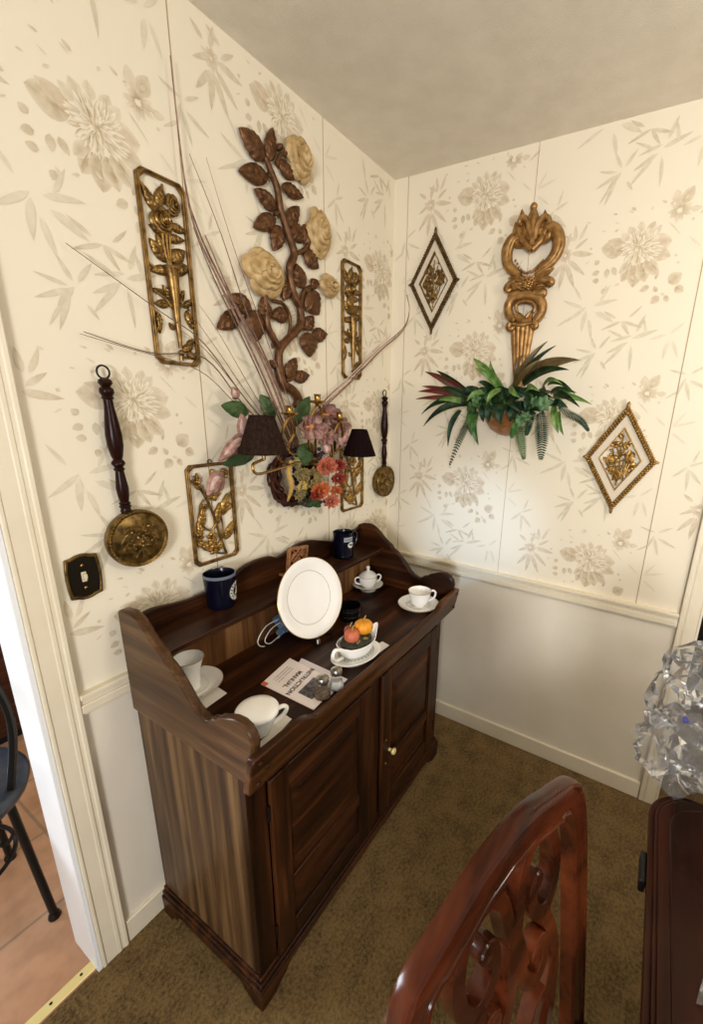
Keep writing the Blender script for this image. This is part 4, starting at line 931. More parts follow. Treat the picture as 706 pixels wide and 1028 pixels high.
# half-round bowl
ac_, bc_ = wr(503,428,.09); bw = MB(); v = []; f = []; n = 24; prof = [(.004,-.060),(.03,-.055),(.062,-.035),(.082,-.005),(.090,.022),(.094,.030),(.086,.030),(.080,.020),(.070,.0)]
for r, h in prof:
    for k in range(n+1): a = PI*k/n; v.append((ac_+r*cos(a), bc_+.02+h, .004+r*1.55*sin(a)))
for i in range(len(prof)-1):
    for k in range(n): f.append((i*(n+1)+k,i*(n+1)+k+1,(i+1)*(n+1)+k+1,(i+1)*(n+1)+k))
m_ = (n+1); f.append(tuple(range(n,-1,-1))); f.append(tuple((len(prof)-1)*m_+k for k in range(m_)))
bw.add((v,f), WR); bw.build('bowl', noise_mat('copper gilt bowl',(128,84,46),(170,116,68),40,.4,.5,.2,90), wp)

# ------------------------------------------------------------------ fern in the pocket
kf = .2691
F2 = lambda u, v: (410+u*kf, 335+v*kf)
fn = thing('fern', WR(ac_,bc_+.02,.07), 'artificial fern with dark spiky leaves hanging in the gold wall pocket', 'plant')
def FP(u, v, c): q = F2(u,v); return Vector((*wr(q[0],q[1],c), c))
def blade(B, E, w, c0, c1, m, sag=.0, name='blade', sag2=.0):
    p0, p1 = FP(*B,c0), FP(*E,c1); d = p1-p0; g = []; n = 12; side = Vector((-d.y,d.x,0)).normalized()
    for i in range(n+1):
        t = i/n; p = p0+d*t+Vector((0,sag*4*t*(1-t),.03*sin(PI*t)))+side*(sag2*sin(PI*t)); W = w/2*(sin(PI*(.10+.90*t)**.75)**.9)*(1-.1*t)+.0006
        g.append([tuple(p+side*(W*u)+Vector((0,0,W*.45*abs(u)))) for u in (-1,-.5,0,.5,1)])
    return MB().add(sheet(g,(0,0,.0012)), WR).build(name, m, fn)
for B, E, w, c0, c1, m, sag in (
  ((392,205),(520,28),.026,.07,.09,BLADE_B,.012),((396,200),(552,44),.020,.08,.12,BLADE_D,.012),((392,212),(497,95),.022,.09,.14,BLADE_B,.010),((400,190),(430,70),.014,.06,.07,BLADE_B,.0),
  ((425,180),(640,98),.044,.09,.16,BLADE_B,.02),((430,190),(600,135),.030,.10,.20,BLADE_D,.02),((520,190),(622,226),.016,.12,.20,BLADE_D,.02),((540,235),(684,264),.022,.12,.18,BLADE_L,.012),((500,200),(575,190),.016,.10,.2,BLADE_L,.02),((545,220),(640,275),.02,.12,.2,BLADE_D,.012),
  ((350,205),(243,92),.034,.08,.12,BLADE_L,.012),((342,195),(306,100),.022,.08,.10,BLADE_L,.0),((345,200),(250,130),.022,.10,.16,BLADE_L,.014),((330,215),(262,180),.02,.1,.18,BLADE_D,.01),
  ((240,240),(62,142),.030,.08,.12,BLADE_R,.014),((235,238),(36,216),.024,.08,.14,BLADE_R,.010),((230,250),(28,244),.020,.09,.16,BLADE_R,.008),((235,245),(50,196),.022,.08,.12,BLADE_R,.010),((235,255),(48,302),.024,.09,.16,BLADE_D,.03),((240,262),(56,346),.028,.10,.18,BLADE_D,.03),((245,240),(106,138),.024,.08,.1,BLADE_D,.012),((240,250),(120,200),.026,.10,.14,BLADE_D,.012),((235,262),(110,250),.022,.10,.16,BLADE_L,.012),
  ((352,205),(292,266),.022,.12,.19,BLADE_L,.008),((300,215),(218,252),.022,.11,.19,BLADE_L,.008),((380,195),(420,240),.022,.12,.19,BLADE_L,.0),((440,205),(490,215),.02,.12,.2,BLADE_L,.01),((545,265),(560,372),.024,.12,.16,BLADE_L,.0),((560,290),(580,380),.018,.12,.15,BLADE_L,.0),
  ((195,285),(148,420),.024,.10,.14,FERN_D,.012),((245,270),(262,416),.036,.11,.15,FERN_G,.0),((240,270),(236,380),.024,.1,.14,FERN_G,.0),((330,240),(300,330),.04,.12,.17,FERN_D,.0),((360,240),(345,340),.04,.12,.18,FERN_D,.0),((300,250),(280,330),.035,.12,.16,FERN_D,.0),((420,260),(380,330),.034,.12,.17,FERN_D,.0),((470,220),(440,290),.03,.12,.18,FERN_D,0),((370,220),(420,290),.035,.12,.18,BLADE_D,0),((500,200),(520,270),.03,.12,.18,BLADE_D,0),((330,230),(380,300),.035,.11,.17,BLADE_D,0),((290,230),(320,300),.03,.11,.17,BLADE_D,0),((440,230),(540,240),.03,.11,.18,BLADE_D,.01)):
    blade(B,E,w,c0,c1,m,sag)
def frond(P, w, c0, c1, m, n=25):
    """drooping fern frond: a stem with paired leaflets"""
    k = len(P); Q = catmull([FP(u,v,c0+(c1-c0)*sin(PI*.6*i/(k-1))) for i, (u, v) in enumerate(P)],10); o = MB(); o.add(tube(Q,[.0016,.0008],6), WR)
    for i in range(n):
        t = .06+.92*i/n; x = t*(len(Q)-1); j = min(int(x),len(Q)-2); p = Q[j]+(Q[j+1]-Q[j])*(x-j); d = (Q[j+1]-Q[j]).normalized(); s = Vector((-d.y,d.x,0)).normalized(); l = w/2*(sin(PI*(.18+.80*t))**.7)
        for q in (-1,1):
            e = p+s*(q*l)+d*(l*.35)+Vector((0,0,-.10*l)); g = []
            for a in range(5):
                y = a/4; W = .0030*(sin(PI*(.15+.85*y))+.06); c = p+(e-p)*y; g.append([tuple(c-d*W+Vector((0,0,0))), tuple(c+Vector((0,0,.0012))), tuple(c+d*W)])
            o.add(sheet(g,(0,0,.0006)), WR)
    return o.build('frond', m, fn)
frond([(235,300),(215,345),(185,410),(152,496)],.034,.12,.19,FERN_D); frond([(400,300),(412,350),(422,410),(432,472)],.046,.13,.18,FERN_G); frond([(490,290),(496,340),(498,400),(494,474)],.054,.13,.19,FERN_D); frond([(560,270),(600,300),(645,325),(674,365)],.030,.12,.2,FERN_D); frond([(420,300),(400,340),(385,390)],.034,.14,.2,FERN_G); frond([(255,290),(245,330),(235,372)],.03,.12,.18,FERN_G); frond([(470,290),(450,340),(440,380)],.03,.13,.18,FERN_D,18)
rn = random.Random(31)
for k in range(60):                                        # dark mass of short leaves over the bowl
    u, v = rn.uniform(235,545), rn.uniform(205,270); a = rn.uniform(-.7,PI+.7); l = rn.uniform(50,95)
    blade((u,v),(u+l*cos(a),v+l*abs(sin(a))*.8),rn.uniform(.022,.034),rn.uniform(.07,.11),rn.uniform(.10,.17),rn.choice((FERN_D,FERN_D,BLADE_D,BLADE_D,FERN_G)),.008)
def ivy(C, r, c, m):
    p = FP(*C,c); o = MB()
    for k, l in ((90,1.0),(35,.85),(145,.85),(-15,.7),(195,.7),(-70,.5),(250,.5)):
        a = rad(k-90+12); o.add(leaf((p.x,p.y),(p.x+r*l*cos(a),p.y+r*l*sin(a)),r*.62,c,.006,rise=.006,ribs=3,n=8,m=4,th=.001), WR)
    return o.build('ivy_leaf', m, fn)
ivy((502,262),.038,.20,IVY); ivy((415,325),.034,.19,IVY); ivy((470,255),.026,.19,IVY); ivy((250,245),.026,.18,IVY); ivy((440,310),.024,.18,IVY)
# ------------------------------------------------------------------ things on the sideboard
def S(u, v, z=TOPZ): return tp(u, v, z)
SHZ = .957
def txt(s, size, parent, m, xf, name='lettering', bold=0.0, align='CENTER'):
    """raised print: text turned into a thin mesh, placed by xf(x,y,h)"""
    cu = bpy.data.curves.new('t','FONT'); cu.body = s; cu.size = size; cu.align_x = align; cu.extrude = .0001; cu.offset = bold; cu.resolution_u = 3
    to = bpy.data.objects.new('t',cu); COL.objects.link(to); bpy.context.view_layer.update()
    me = bpy.data.meshes.new_from_object(to.evaluated_get(bpy.context.evaluated_depsgraph_get())); bpy.data.objects.remove(to); bpy.data.curves.remove(cu)
    o = MB(); o.add(([tuple(v.co) for v in me.vertices],[tuple(p.vertices) for p in me.polygons]), xf); bpy.data.meshes.remove(me)
    return o.build(name, m, parent, fix=False)
def cup_profile(r, h, foot):
    return [(0,.003),(foot*.8,.003),(foot,0),(foot*1.05,.004),(foot*1.25,.010),(r*.80,h*.30),(r*.90,h*.60),(r*.97,h*.88),(r*1.03,h),(r*.99,h),(r*.93,h*.86),(r*.85,h*.58),(r*.74,h*.30),(foot*1.1,.014),(0,.011)]
def saucer_profile(r): return [(0,.003),(r*.50,.003),(r*.53,0),(r*.57,.003),(r*.75,.010),(r*.97,.019),(r,.021),(r*.985,.0225),(r*.75,.0135),(r*.56,.0075),(r*.52,.0095),(r*.48,.0075),(0,.0065)]
def handle(c, r, h, ang, par, m, out=.024, th=.0042, z0=.25, z1=.85):
    d = Vector((cos(ang),sin(ang),0)); C = Vector(c)
    P = [C+d*(r*.92)+Vector((0,0,h*z1)), C+d*(r+out*.6)+Vector((0,0,h*(z1+.06))), C+d*(r+out)+Vector((0,0,h*(z1-.12))), C+d*(r+out*.72)+Vector((0,0,h*(z0+.18))), C+d*(r*.86)+Vector((0,0,h*z0))]
    return MB().add(tube(catmull(P,8),[th*.9,th,th,th*.85],8,up=d.cross(Vector((0,0,1))),flat=1.3)).build('handle', m, par)
def cup(x, y, z, r, h, ang, label, cat='teacup', name='teacup', foot=.022, tip=None, group=None):
    t = thing(name, (x,y,z), label, cat, group)
    MB().add(lathe(cup_profile(r,h,foot),40,(x,y,z))).build('bowl', CHINA, t, ang=60)
    handle((x,y,z),r*.95,h,ang,t,CHINA)
    g = MB().add(tube([(x+r*1.012*cos(a),y+r*1.012*sin(a),z+h+.0002) for a in [2*PI*i/48 for i in range(48)]],.0009,6,True)).build('gold_rim', RIMGOLD, t)
    return t
def saucer(x, y, z, r, label, group=None):
    o = MB().add(lathe(saucer_profile(r),48,(x,y,z))).build('saucer', CHINA, ang=60, org=(x,y,z)); tag(o, label, 'saucer', group)
    g = MB().add(tube([(x+r*.995*cos(a),y+r*.995*sin(a),z+.0222) for a in [2*PI*i/56 for i in range(56)]],.0009,6,True)).build('rim_band', RIMGOLD, o)
    return o
def card(P, label, name='paper_card', m=PAPERW, z=TOPZ, th=.0006):
    Q = [S(u,v,z) for u, v in P]; o = MB().add(prism([(q.x,q.y) for q in Q],z,z+th), lambda a, b, c: (a,b,c)).build(name, m, org=(sum(q.x for q in Q)/len(Q),sum(q.y for q in Q)/len(Q),z)); return tag(o, label, 'paper')
# right end cup and saucer
p = S(420,610); saucer(p.x,p.y,TOPZ,.080,'white saucer under the teacup at the right end of the sideboard')
cup(p.x+.004,p.y-.002,TOPZ+.0078,.044,.064,rad(-42),'white teacup with a gold rim at the right end of the sideboard')
# sugar bowl on its footed dish
p = S(370,591.5); dx, dy = p.x-.004, p.y
d = MB(); d.add(lathe([(0,.004),(.030,.004),(.033,0),(.035,.003),(.032,.010),(.045,.018),(.062,.026),(.064,.028),(.061,.0285),(.045,.022),(.030,.014),(0,.012)],48,(dx,dy,TOPZ))); sgd = d.build('sugar_dish', noise_mat('grey rimmed china',(206,202,194),(220,216,208),40,.2), org=(dx,dy,TOPZ), ang=60); tag(sgd,'grey-white footed saucer under the lidded sugar bowl','saucer')
sg = thing('sugar_bowl', (dx,dy,TOPZ+.012), 'white lidded two-handled sugar bowl below the small shelf', 'sugar bowl')
MB().add(lathe([(0,.002),(.020,.002),(.022,0),(.024,.004),(.030,.012),(.036,.028),(.038,.044),(.0385,.052),(.036,.052),(.033,.03),(.02,.01),(0,.008)],40,(dx,dy,TOPZ+.0125))).build('bowl', CHINA, sg, ang=60)
MB().add(lathe([(0,.050),(.036,.050),(.0375,.053),(.034,.058),(.022,.068),(.010,.073),(.006,.076),(.005,.080),(.0085,.086),(.007,.093),(.003,.096),(0,.0965)],40,(dx,dy,TOPZ+.0125))).build('lid', noise_mat('grey white lid',(214,210,202),(226,222,214),40,.15), sg, ang=60)
for a in (rad(-35),rad(145)): handle((dx,dy,TOPZ+.0125),.036,.052,a,sg,CHINA,.022,.0034,.3,.9)
MB().add(tube([(dx+.0388*cos(a),dy+.0388*sin(a),TOPZ+.064) for a in [2*PI*i/40 for i in range(40)]],.0009,6,True)).build('gold_rim', RIMGOLD, sg)
# left back cup, saucer and card
p = S(196,696); lx, ly = p.x+.008, p.y+.018
card([(199,702),(219,690),(228,696),(207,711)],'small white printed card sticking out under the left saucer')
saucer(lx,ly,TOPZ+.0008,.076,'white saucer tucked against the left scalloped side')
lc = thing('tall_cup', (lx-.006,ly,TOPZ+.009), 'tall flared white cup half hidden behind the left scalloped side', 'teacup')
MB().add(lathe([(0,.003),(.020,.003),(.023,0),(.025,.006),(.024,.02),(.026,.05),(.033,.075),(.0395,.092),(.038,.0925),(.031,.075),(.023,.05),(.020,.016),(0,.012)],40,(lx-.006,ly,TOPZ+.0088))).build('bowl', CHINA, lc, ang=60)
handle((lx-.006,ly,TOPZ+.0088),.030,.09,rad(150),lc,CHINA,.022,.004,.3,.8)
MB().add(tube([(lx-.006+.0396*cos(a),ly+.0396*sin(a),TOPZ+.1013) for a in [2*PI*i/40 for i in range(40)]],.0009,6,True)).build('gold_rim', RIMGOLD, lc)
# covered cup at the front left
p = S(262,738); fx_, fy = p.x+.004, p.y+.012
card([(255,753),(284,716),(293,722),(266,752)],'white card lying under the lidded white cup by the left scroll')
fc = thing('covered_cup', (fx_,fy,TOPZ+.001), 'round white cup with flat lid and side handle behind the left front scroll', 'covered cup')
MB().add(lathe([(0,.002),(.024,.002),(.026,0),(.029,.005),(.036,.022),(.041,.040),(.043,.052),(.041,.052),(.036,.03),(.02,.01),(0,.008)],44,(fx_,fy,TOPZ+.0008))).build('bowl', CHINA, fc, ang=60)
MB().add(lathe([(0,.052),(.046,.052),(.0495,.055),(.0500,.063),(.046,.068),(.030,.0715),(.012,.073),(0,.0732)],44,(fx_,fy,TOPZ+.0008))).build('lid', CHINA, fc, ang=60)
handle((fx_,fy,TOPZ+.001),.040,.052,rad(-14),fc,CHINA,.036,.005,.05,.66)
# manual, leaflet and shakers
def sheet_paper(P, z, th, label, m, name):
    return card(P, label, name, m, z, th)
m1 = card([(303,661),(349,682),(330,700),(290,680)],'white leaflet corner sticking out behind the instruction manual','leaflet',noise_mat('leaflet paper',(214,206,208),(226,218,220),8,.7),TOPZ,.001)
mp_ = [S(u,v,TOPZ+.0012) for u, v in ((262,687),(291,661),(341,686),(315,713))]
mc = sum((Vector(q) for q in mp_), Vector())/4
im = MB().add(prism([(q.x,q.y) for q in mp_],TOPZ+.0011,TOPZ+.0026)).build('manual', PAPER, org=(mc.x,mc.y,TOPZ+.0011)); tag(im,'pale pink instruction manual lying on the sideboard top','booklet')
ex = (mp_[0]-mp_[1]).normalized(); ex.z = 0; ex.normalize(); ey = Vector((ex.y,-ex.x,0))
if ey.dot(mp_[3]-mp_[0]) < 0: ey = -ey
W_, H_ = (mp_[0]-mp_[1]).length, (mp_[3]-mp_[0]).length          # reading direction ex runs towards the left corner; ey points to the page's head
def PG(u, v): q = mp_[1]*(1-u)*(1-v)+mp_[0]*u*(1-v)+mp_[2]*(1-u)*v+mp_[3]*u*v; return q
def pgx(u, v):
    q0 = PG(u,v)
    return lambda x, y, h: (q0.x+ex.x*x+ey.x*y, q0.y+ex.y*x+ey.y*y, TOPZ+.0027+h)
txt('INSTRUCTION', .0195, im, INK, pgx(.47,.45), bold=.0006); txt('MANUAL', .0195, im, INK, pgx(.52,.32), bold=.0006)
for k, v in enumerate((.20,.15,.10)): txt('Read all instructions before use', .0055, im, INK, pgx(.5,v), name='small_print')
def quad(u0, u1, v0, v1, h): Q = [PG(u0,v0),PG(u1,v0),PG(u1,v1),PG(u0,v1)]; return ([(q.x,q.y,TOPZ+.0026+h) for q in Q],[(0,1,2,3)])
def qbox(u0, u1, v0, v1, m, name):
    Q = [PG(u0,v0),PG(u1,v0),PG(u1,v1),PG(u0,v1)]; return MB().add(prism([(q.x,q.y) for q in Q],TOPZ+.0026,TOPZ+.0029)).build(name, m, im)
qbox(.20,.78,.60,.86,PHOTO_INK,'printed_picture'); qbox(.90,1.0,.0,.10,ORANGE_INK,'orange_corner')
def shaker(u, v, m, label, s=1.0):
    p = S(u,v,TOPZ+.003); x, y, z = p.x, p.y, TOPZ+.003
    t = thing('shaker', (x,y,z), label, 'shaker')
    MB().add(lathe([(0,0),(.018*s,0),(.020*s,.003),(.0195*s,.014),(.015*s,.032),(.0125*s,.042),(.014*s,.046),(0,.046)],24,(x,y,z))).build('glass_body', GLASS, t, ang=50)
    MB().add(lathe([(0,.003),(.0165*s,.003),(.0168*s,.014),(.0135*s,.028),(0,.0285)],20,(x,y,z))).build('filling', m, t, ang=50)
    lid = MB().add(lathe([(0,.045),(.0155*s,.045),(.0165*s,.047),(.0165*s,.056),(.0145*s,.060),(.006*s,.0625),(0,.063)],28,(x,y,z))).build('steel_lid', STEEL, t, ang=40)
    h_ = MB()
    for k in range(6): h_.add(ell((x+.007*s*cos(k*1.047),y+.007*s*sin(k*1.047),z+.0618),(.0012,.0012,.0006),6,4))
    h_.build('pour_hole', BLACK, lid)
shaker(324,699,PEPPER,'glass pepper shaker with steel lid, standing on the manual',1.1); shaker(338,690.5,SALT,'glass salt shaker with steel lid, behind the pepper shaker')
# gravy boat on its tray with the gourd decoration
p = S(361,665); bx, by = p.x+.016, p.y+.024; za = rad(-10); R2 = Matrix.Rotation(za,3,'Z')
card([(372,662),(391,648),(384,644),(364,655)],'white card lying under the right end of the gravy boat tray')
gb = thing('gravy_boat', (bx,by,TOPZ+.001), 'white gravy boat on an attached oval tray, holding little gourds', 'gravy boat')
def GX(a, b, c): v = R2@Vector((a*1.1,b*1.1,c*1.1)); return (bx+v.x,by+v.y,TOPZ+.0008+v.z)
MB().add(lathe([(0,.003),(.052,.003),(.056,0),(.060,.004),(.074,.013),(.077,.016),(.074,.0165),(.058,.009),(0,.007)],44,sx=1.05,sy=.72), GX).build('tray', CHINA, gb, ang=60)
v = []; f = []; n = 48; prof = [(.030,.007),(.033,.011),(.040,.018),(.048,.030),(.053,.042),(.056,.054),(.054,.055),(.049,.042),(.042,.028),(.025,.018)]
for r, h in prof:
    for k in range(n):
        a = 2*PI*k/n; lip = math.exp(-((a-0)/.45)**2)+math.exp(-((a-2*PI)/.45)**2); q = (h/.055)**2
        v.append((r*cos(a)*(1.12+.42*lip*q), r*sin(a)*.80*(1-.25*lip*q), h*(1+.42*lip*q+.04*q*(1 if PI*.8 < a < PI*1.2 else 0))))
for i in range(len(prof)-1):
    for k in range(n): f.append((i*n+k,i*n+(k+1)%n,(i+1)*n+(k+1)%n,(i+1)*n+k))
f += [tuple(range(n-1,-1,-1)), tuple(range((len(prof)-1)*n,len(prof)*n))]
MB().add((v,f), GX).build('boat', CHINA, gb, ang=60)
MB().add(tube(catmull([(-.058,0,.050),(-.078,0,.056),(-.086,0,.040),(-.074,0,.024),(-.050,0,.022)],8),.005,9,up=(0,1,0)), GX).build('handle', CHINA, gb)
bd = MB()
for k in range(30): a = 2*PI*k/30; bd.add(leaf((.052*cos(a),.038*sin(a)),(.058*cos(a+.12),.042*sin(a+.12)),.006,.020,.001,ribs=0,n=5,m=3,th=.001), GX)
bd.add(tube([(.043*1.13*cos(a),.043*.82*sin(a),.0205) for a in [2*PI*i/48 for i in range(48)]],.0016,6,True), GX); bd.build('embossed_band', RIMGREY, gb)
ms = MB().add(ell((0,0,.054),(.050,.037,.024),20,10), GX).build('moss_filler', MOSS, org=GX(0,0,.03)); tag(ms,'dark moss filling heaped inside the gravy boat','moss')
def gourd(a, b, c, r, h, m, label, lobes=9):
    t = MB(); v = []; f = []; n = lobes*6; rg = 12
    for i in range(rg+1):
        th = PI*(.03+.94*i/rg)
        for k in range(n): x = 2*PI*k/n; rr_ = r*(sin(th)**.8)*(1+.09*abs(cos(lobes*x/2))-.05); v.append((a+rr_*cos(x),b+rr_*sin(x),c+h*cos(th)*(1-.18*math.exp(-(sin(th)*2.2)**2))))
    for i in range(rg):
        for k in range(n): f.append((i*n+k,i*n+(k+1)%n,(i+1)*n+(k+1)%n,(i+1)*n+k))
    f += [tuple(range(n-1,-1,-1)), tuple(range(rg*n,(rg+1)*n))]
    o = t.add((v,f), GX).build('gourd', m, org=GX(a,b,c-h), ang=80); tag(o, label, 'gourd')
    MB().add(tube(catmull([(a,b,c+h*.6),(a+.002,b,c+h*1.1),(a+.010,b+.002,c+h*1.4)],5),[.0035,.0025,.002],8), GX).build('stem', STEMG, o)
gourd(.020,-.008,.092,.026,.021,PUMPKIN,'yellow ribbed toy gourd on the gravy boat'); gourd(-.026,-.010,.084,.021,.019,PUMP2,'coral pink toy gourd left of the yellow one'); gourd(-.008,.018,.080,.016,.015,mat('dusky red gourd',(150,74,60),.5),'dusky red toy gourd behind the coral one')
lf = MB()
for B, E in (((.0,-.024),(.012,-.036)),((-.01,-.022),(-.03,-.034)),((.03,.01),(.048,.004))): lf.add(leaf(B,E,.012,.070,.004,n=6,m=4,th=.001), GX)
o = lf.build('olive_leaf', OLIVEF, ms)
# dinner plate on a wire stand
pc = yp(310,602,-.20); px_, py_, pz = pc.x, pc.y, TOPZ+.014; R_ = .132; tl = rad(17); yaw = rad(-6)
Mx = Matrix.Rotation(yaw,3,'Z')@Matrix.Rotation(PI/2-tl,3,'X')      # plate normal tilts up and out to the room
def PX(a, b, c):
    v = Mx@Vector((a,b,c)); return (px_+v.x, py_+v.y, pz+R_*cos(tl)+v.z)
pt = thing('dinner_plate', (px_,py_,pz), 'large white dinner plate with gold rim propped upright on the sideboard', 'plate')
MB().add(lathe([(0,.0),(.080,.0),(.083,-.003),(.087,.0),(.110,.010),(.130,.016),(.132,.0175),(.130,.019),(.110,.013),(.088,.006),(.082,.0045),(0,.004)],72), PX).build('plate_body', CHINA, pt, ang=60)
MB().add(tube([(.1315*cos(a),.1315*sin(a),.0182) for a in [2*PI*i/80 for i in range(80)]],.0012,6,True), PX).build('gold_rim', RIMGOLD, pt)
MB().add(tube([(.088*cos(a),.088*sin(a),.0062) for a in [2*PI*i/72 for i in range(72)]],.0008,6,True), PX).build('inner_band', RIMGREY, pt)
es = thing('plate_stand', (px_,py_,TOPZ), 'black wire stand holding up the large white plate', 'plate stand')
o = MB()
for s in (-1,1):
    yf_ = py_-.055
    o.add(tube(catmull([(px_+s*.035,yf_-.014,TOPZ+.030),(px_+s*.035,yf_-.016,TOPZ+.012),(px_+s*.035,yf_,TOPZ+.004),(px_+s*.033,py_+.03,TOPZ+.006),(px_+s*.026,py_+.075,TOPZ+.004)],6),.0032,8))
    o.add(tube(catmull([(px_+s*.033,py_-.010,TOPZ+.005),(px_+s*.028,py_+.035,TOPZ+.09),(px_+s*.012,py_+.062,TOPZ+.165)],6),.0032,8))
o.add(tube([(px_-.03,py_+.02,TOPZ+.006),(px_+.03,py_+.02,TOPZ+.006)],.003,8)); o.build('wire_frame', BLACK, es)
MB().add(box(px_-.0395,px_-.0305,py_-.073,py_-.067,TOPZ+.010,TOPZ+.024)).build('white_tip', PAPERW, es, bevel=.001)
# black glass behind the plate
p = S(351,621); bg = thing('black_glass', (p.x,p.y,TOPZ), 'black ribbed glass dish standing behind the white plate', 'glass dish')
MB().add(lathe([(0,.002),(.030,.002),(.033,0),(.034,.006),(.036,.012),(.037,.018),(.035,.022),(.038,.030),(.040,.038),(.038,.042),(.040,.052),(.0395,.056),(.036,.056),(.034,.03),(.028,.008),(0,.007)],36,(p.x,p.y,TOPZ))).build('bowl', BLACKGL, bg, ang=50)
for h in (.020,.042): MB().add(tube([(p.x+.0385*cos(a),p.y+.0385*sin(a),TOPZ+h) for a in [2*PI*i/36 for i in range(36)]],.0016,6,True)).build('rib_band', BLACKGL, bg)
# face mask by the plate
q0 = yp(288,631,-.115); mk = thing('face_mask', (q0.x,q0.y,TOPZ), 'folded blue cloth face mask with white ear loops left of the plate', 'face mask')
g = []; 
for i in range(9):
    t = i/8; g.append([(q0.x-.050+.085*s_/6, q0.y-.016+.012*sin(t*9)+.02*t+.006*s_/6, TOPZ+.006+.062*t+.004*sin(s_*1.1)) for s_ in range(7)])
MB().add(sheet(g,(0,.003,0))).build('cloth', MASK, mk, ang=60)
for k, P in enumerate((((279,622),(267,629),(259,643),(263,649),(275,645),(285,634)),((281,625),(272,632),(266,643),(271,646),(281,638)))):
    Q = [yp(u,v,q0.y-.012-.006*k) for u, v in P]; MB().add(tube(catmull(Q,6),.0018,6)).build('ear_loop', CORD, mk)
# woven brown napkin holder on the shelf, behind the plate
cA = yp(298,556,-.085); wb = thing('lattice_holder', (cA.x,cA.y,SHZ), 'small brown carved lattice holder on the shelf above the plate', 'holder')
WBM = noise_mat('brown carved wood',(120,76,44),(164,112,70),90,.5,0,.3,140)
c0x = cA.x; hB = .105; o = MB()
def WX(a, b, c): q = Matrix.Rotation(rad(8),3,'Y')@Vector((a,0,b)); return (c0x+q.x, -.072-c, SHZ+.004+q.z)
o.add(ringprism([(-.046,.0),(.046,.0),(.046,.10),(-.046,.10)],[(-.038,.008),(.038,.008),(.038,.092),(-.038,.092)],0,.014), WX); o.build('frame', WBM, wb, bevel=.001)
o = MB()
for k in range(-3,4):
    for s in (1,-1):
        P = [(k*.020-.045*s+t*s*.09, .008+t*.084, .007+.003*s) for t in (0,.5,1)]; P = [q for q in P if abs(q[0]) < .04]
        if len(P) > 1: o.add(tube(P,.0034,6), WX)
for a, b in ((-.02,.03),(.02,.03),(0,.05),(-.02,.072),(.02,.072)): o.add(leaf((a-.008,b-.008),(a+.009,b+.009),.012,.010,.004,n=6,m=4), WX)
o.build('lattice', WBM, wb)
MB().add(box(-.048,.048,-.004,.004,-.028,.022), WX).build('base', WBM, wb, bevel=.001)
# mugs on the shelf
def mug(x, y, r, h, ang, label, flare, m_rim):
    t = thing('coffee_mug', (x,y,SHZ), label, 'mug')
    rr = (lambda z: r*(.86+.14*(z/h)**.8)) if flare else (lambda z: r*(1.0-.05*sin(PI*z/h)))
    pr = [(0,.003),(rr(0)*.86,.003),(rr(0)*.92,0),(rr(0),.006)]+[(rr(h*k/10),h*k/10) for k in range(1,11)]+[(r*.955,h+.0005),(r*.91,h*.96),(rr(h*.5)*.90,h*.5),(rr(0)*.85,.014),(0,.011)]
    MB().add(lathe(pr,48,(x,y,SHZ))).build('body', NAVY, t, ang=50)
    MB().add(lathe([(rr(h*.93)*1.004,h*.93),(rr(h)*1.006,h),(r*.96,h+.0012),(r*.925,h*.97),(r*.95,h*.97)],48,(x,y,SHZ),caps=False)).build('rim', m_rim, t, ang=50)
    handle((x,y,SHZ),r*.98,h,ang,t,NAVY,.036,.0065,.18,.84)
    return t, rr
def on_mug(x, y, rr, a0):                                  # maps (across, up, out) onto the mug's wall, centred on direction a0
    def g(u, v, c): a = a0+u/rr(v); r_ = rr(v)+c+.0006; return (x+r_*cos(a), y+r_*sin(a), SHZ+v)
    return g
def disc(R0, R1, n=40, rings=3, a0=0, a1=2*PI):
    P = [[(( R0+(R1-R0)*i/rings)*cos(a0+(a1-a0)*k/n), (R0+(R1-R0)*i/rings)*sin(a0+(a1-a0)*k/n)) for k in range(n+1)] for i in range(rings+1)]; return P
def decal(mb, P, g, cv, c=0.0): mb.add(sheet([[g(u,cv+v,c) for u, v in r] for r in P], (0,0,0)))
p = tp(227,612,SHZ); mx, my = p.x+.012, p.y+.034
t, rr = mug(mx,my,.0455,.104,rad(48),'wide navy mug with a white round emblem, left end of the shelf',True,NAVY_RIM)
g = on_mug(mx,my,rr,rad(-52)); o = MB(); decal(o, disc(.0005,.030), g, .050, 0); emb = o.build('emblem', WHITE_LOGO, t)
o = MB(); decal(o, disc(.0005,.0165), g, .050, .0004); decal(o, disc(.0185,.0195), g, .050, .0004); decal(o, disc(.0285,.0292), g, .050, .0004)
for k in range(16):
    if k in (3,4,11,12): continue
    a = 2*PI*k/16; decal(o, disc(.0215,.0265,3,1,a,a+.16), g, .050, .0004)
    decal(o, disc(.0215,.0228,3,1,a+.16,a+.26), g, .050, .0004)
o.build('emblem_dark_print', NAVY, emb)
o = MB(); P = [[(.0085*s*(1-.35*t_)*(1+.3*sin(t_*7)),-.012+.024*t_) for s in (-1,-.5,0,.5,1)] for t_ in [k/8 for k in range(9)]]; decal(o, P, g, .050, .0008); o.build('emblem_centre', WHITE_LOGO, emb)
p = tp(350,561,SHZ); mx, my = p.x+.010, p.y+.034
t, rr = mug(mx,my,.041,.104,rad(-4),'dark navy mug with grey lettering and a white oval badge, right end of the shelf',False,NAVY)
g = on_mug(mx,my,rr,rad(-108)); o = MB(); decal(o, [[(-.020+.040*k/10,b) for k in range(11)] for b in (.072,.081,.090)], g, 0, 0); lb = o.build('printed_band', GREY_LOGO, t)
o = MB()
for k in range(7): decal(o, [[(-.016+.0048*k+.0011*j,b) for j in range(3)] for b in (.076,.0855)], g, 0, .0004)
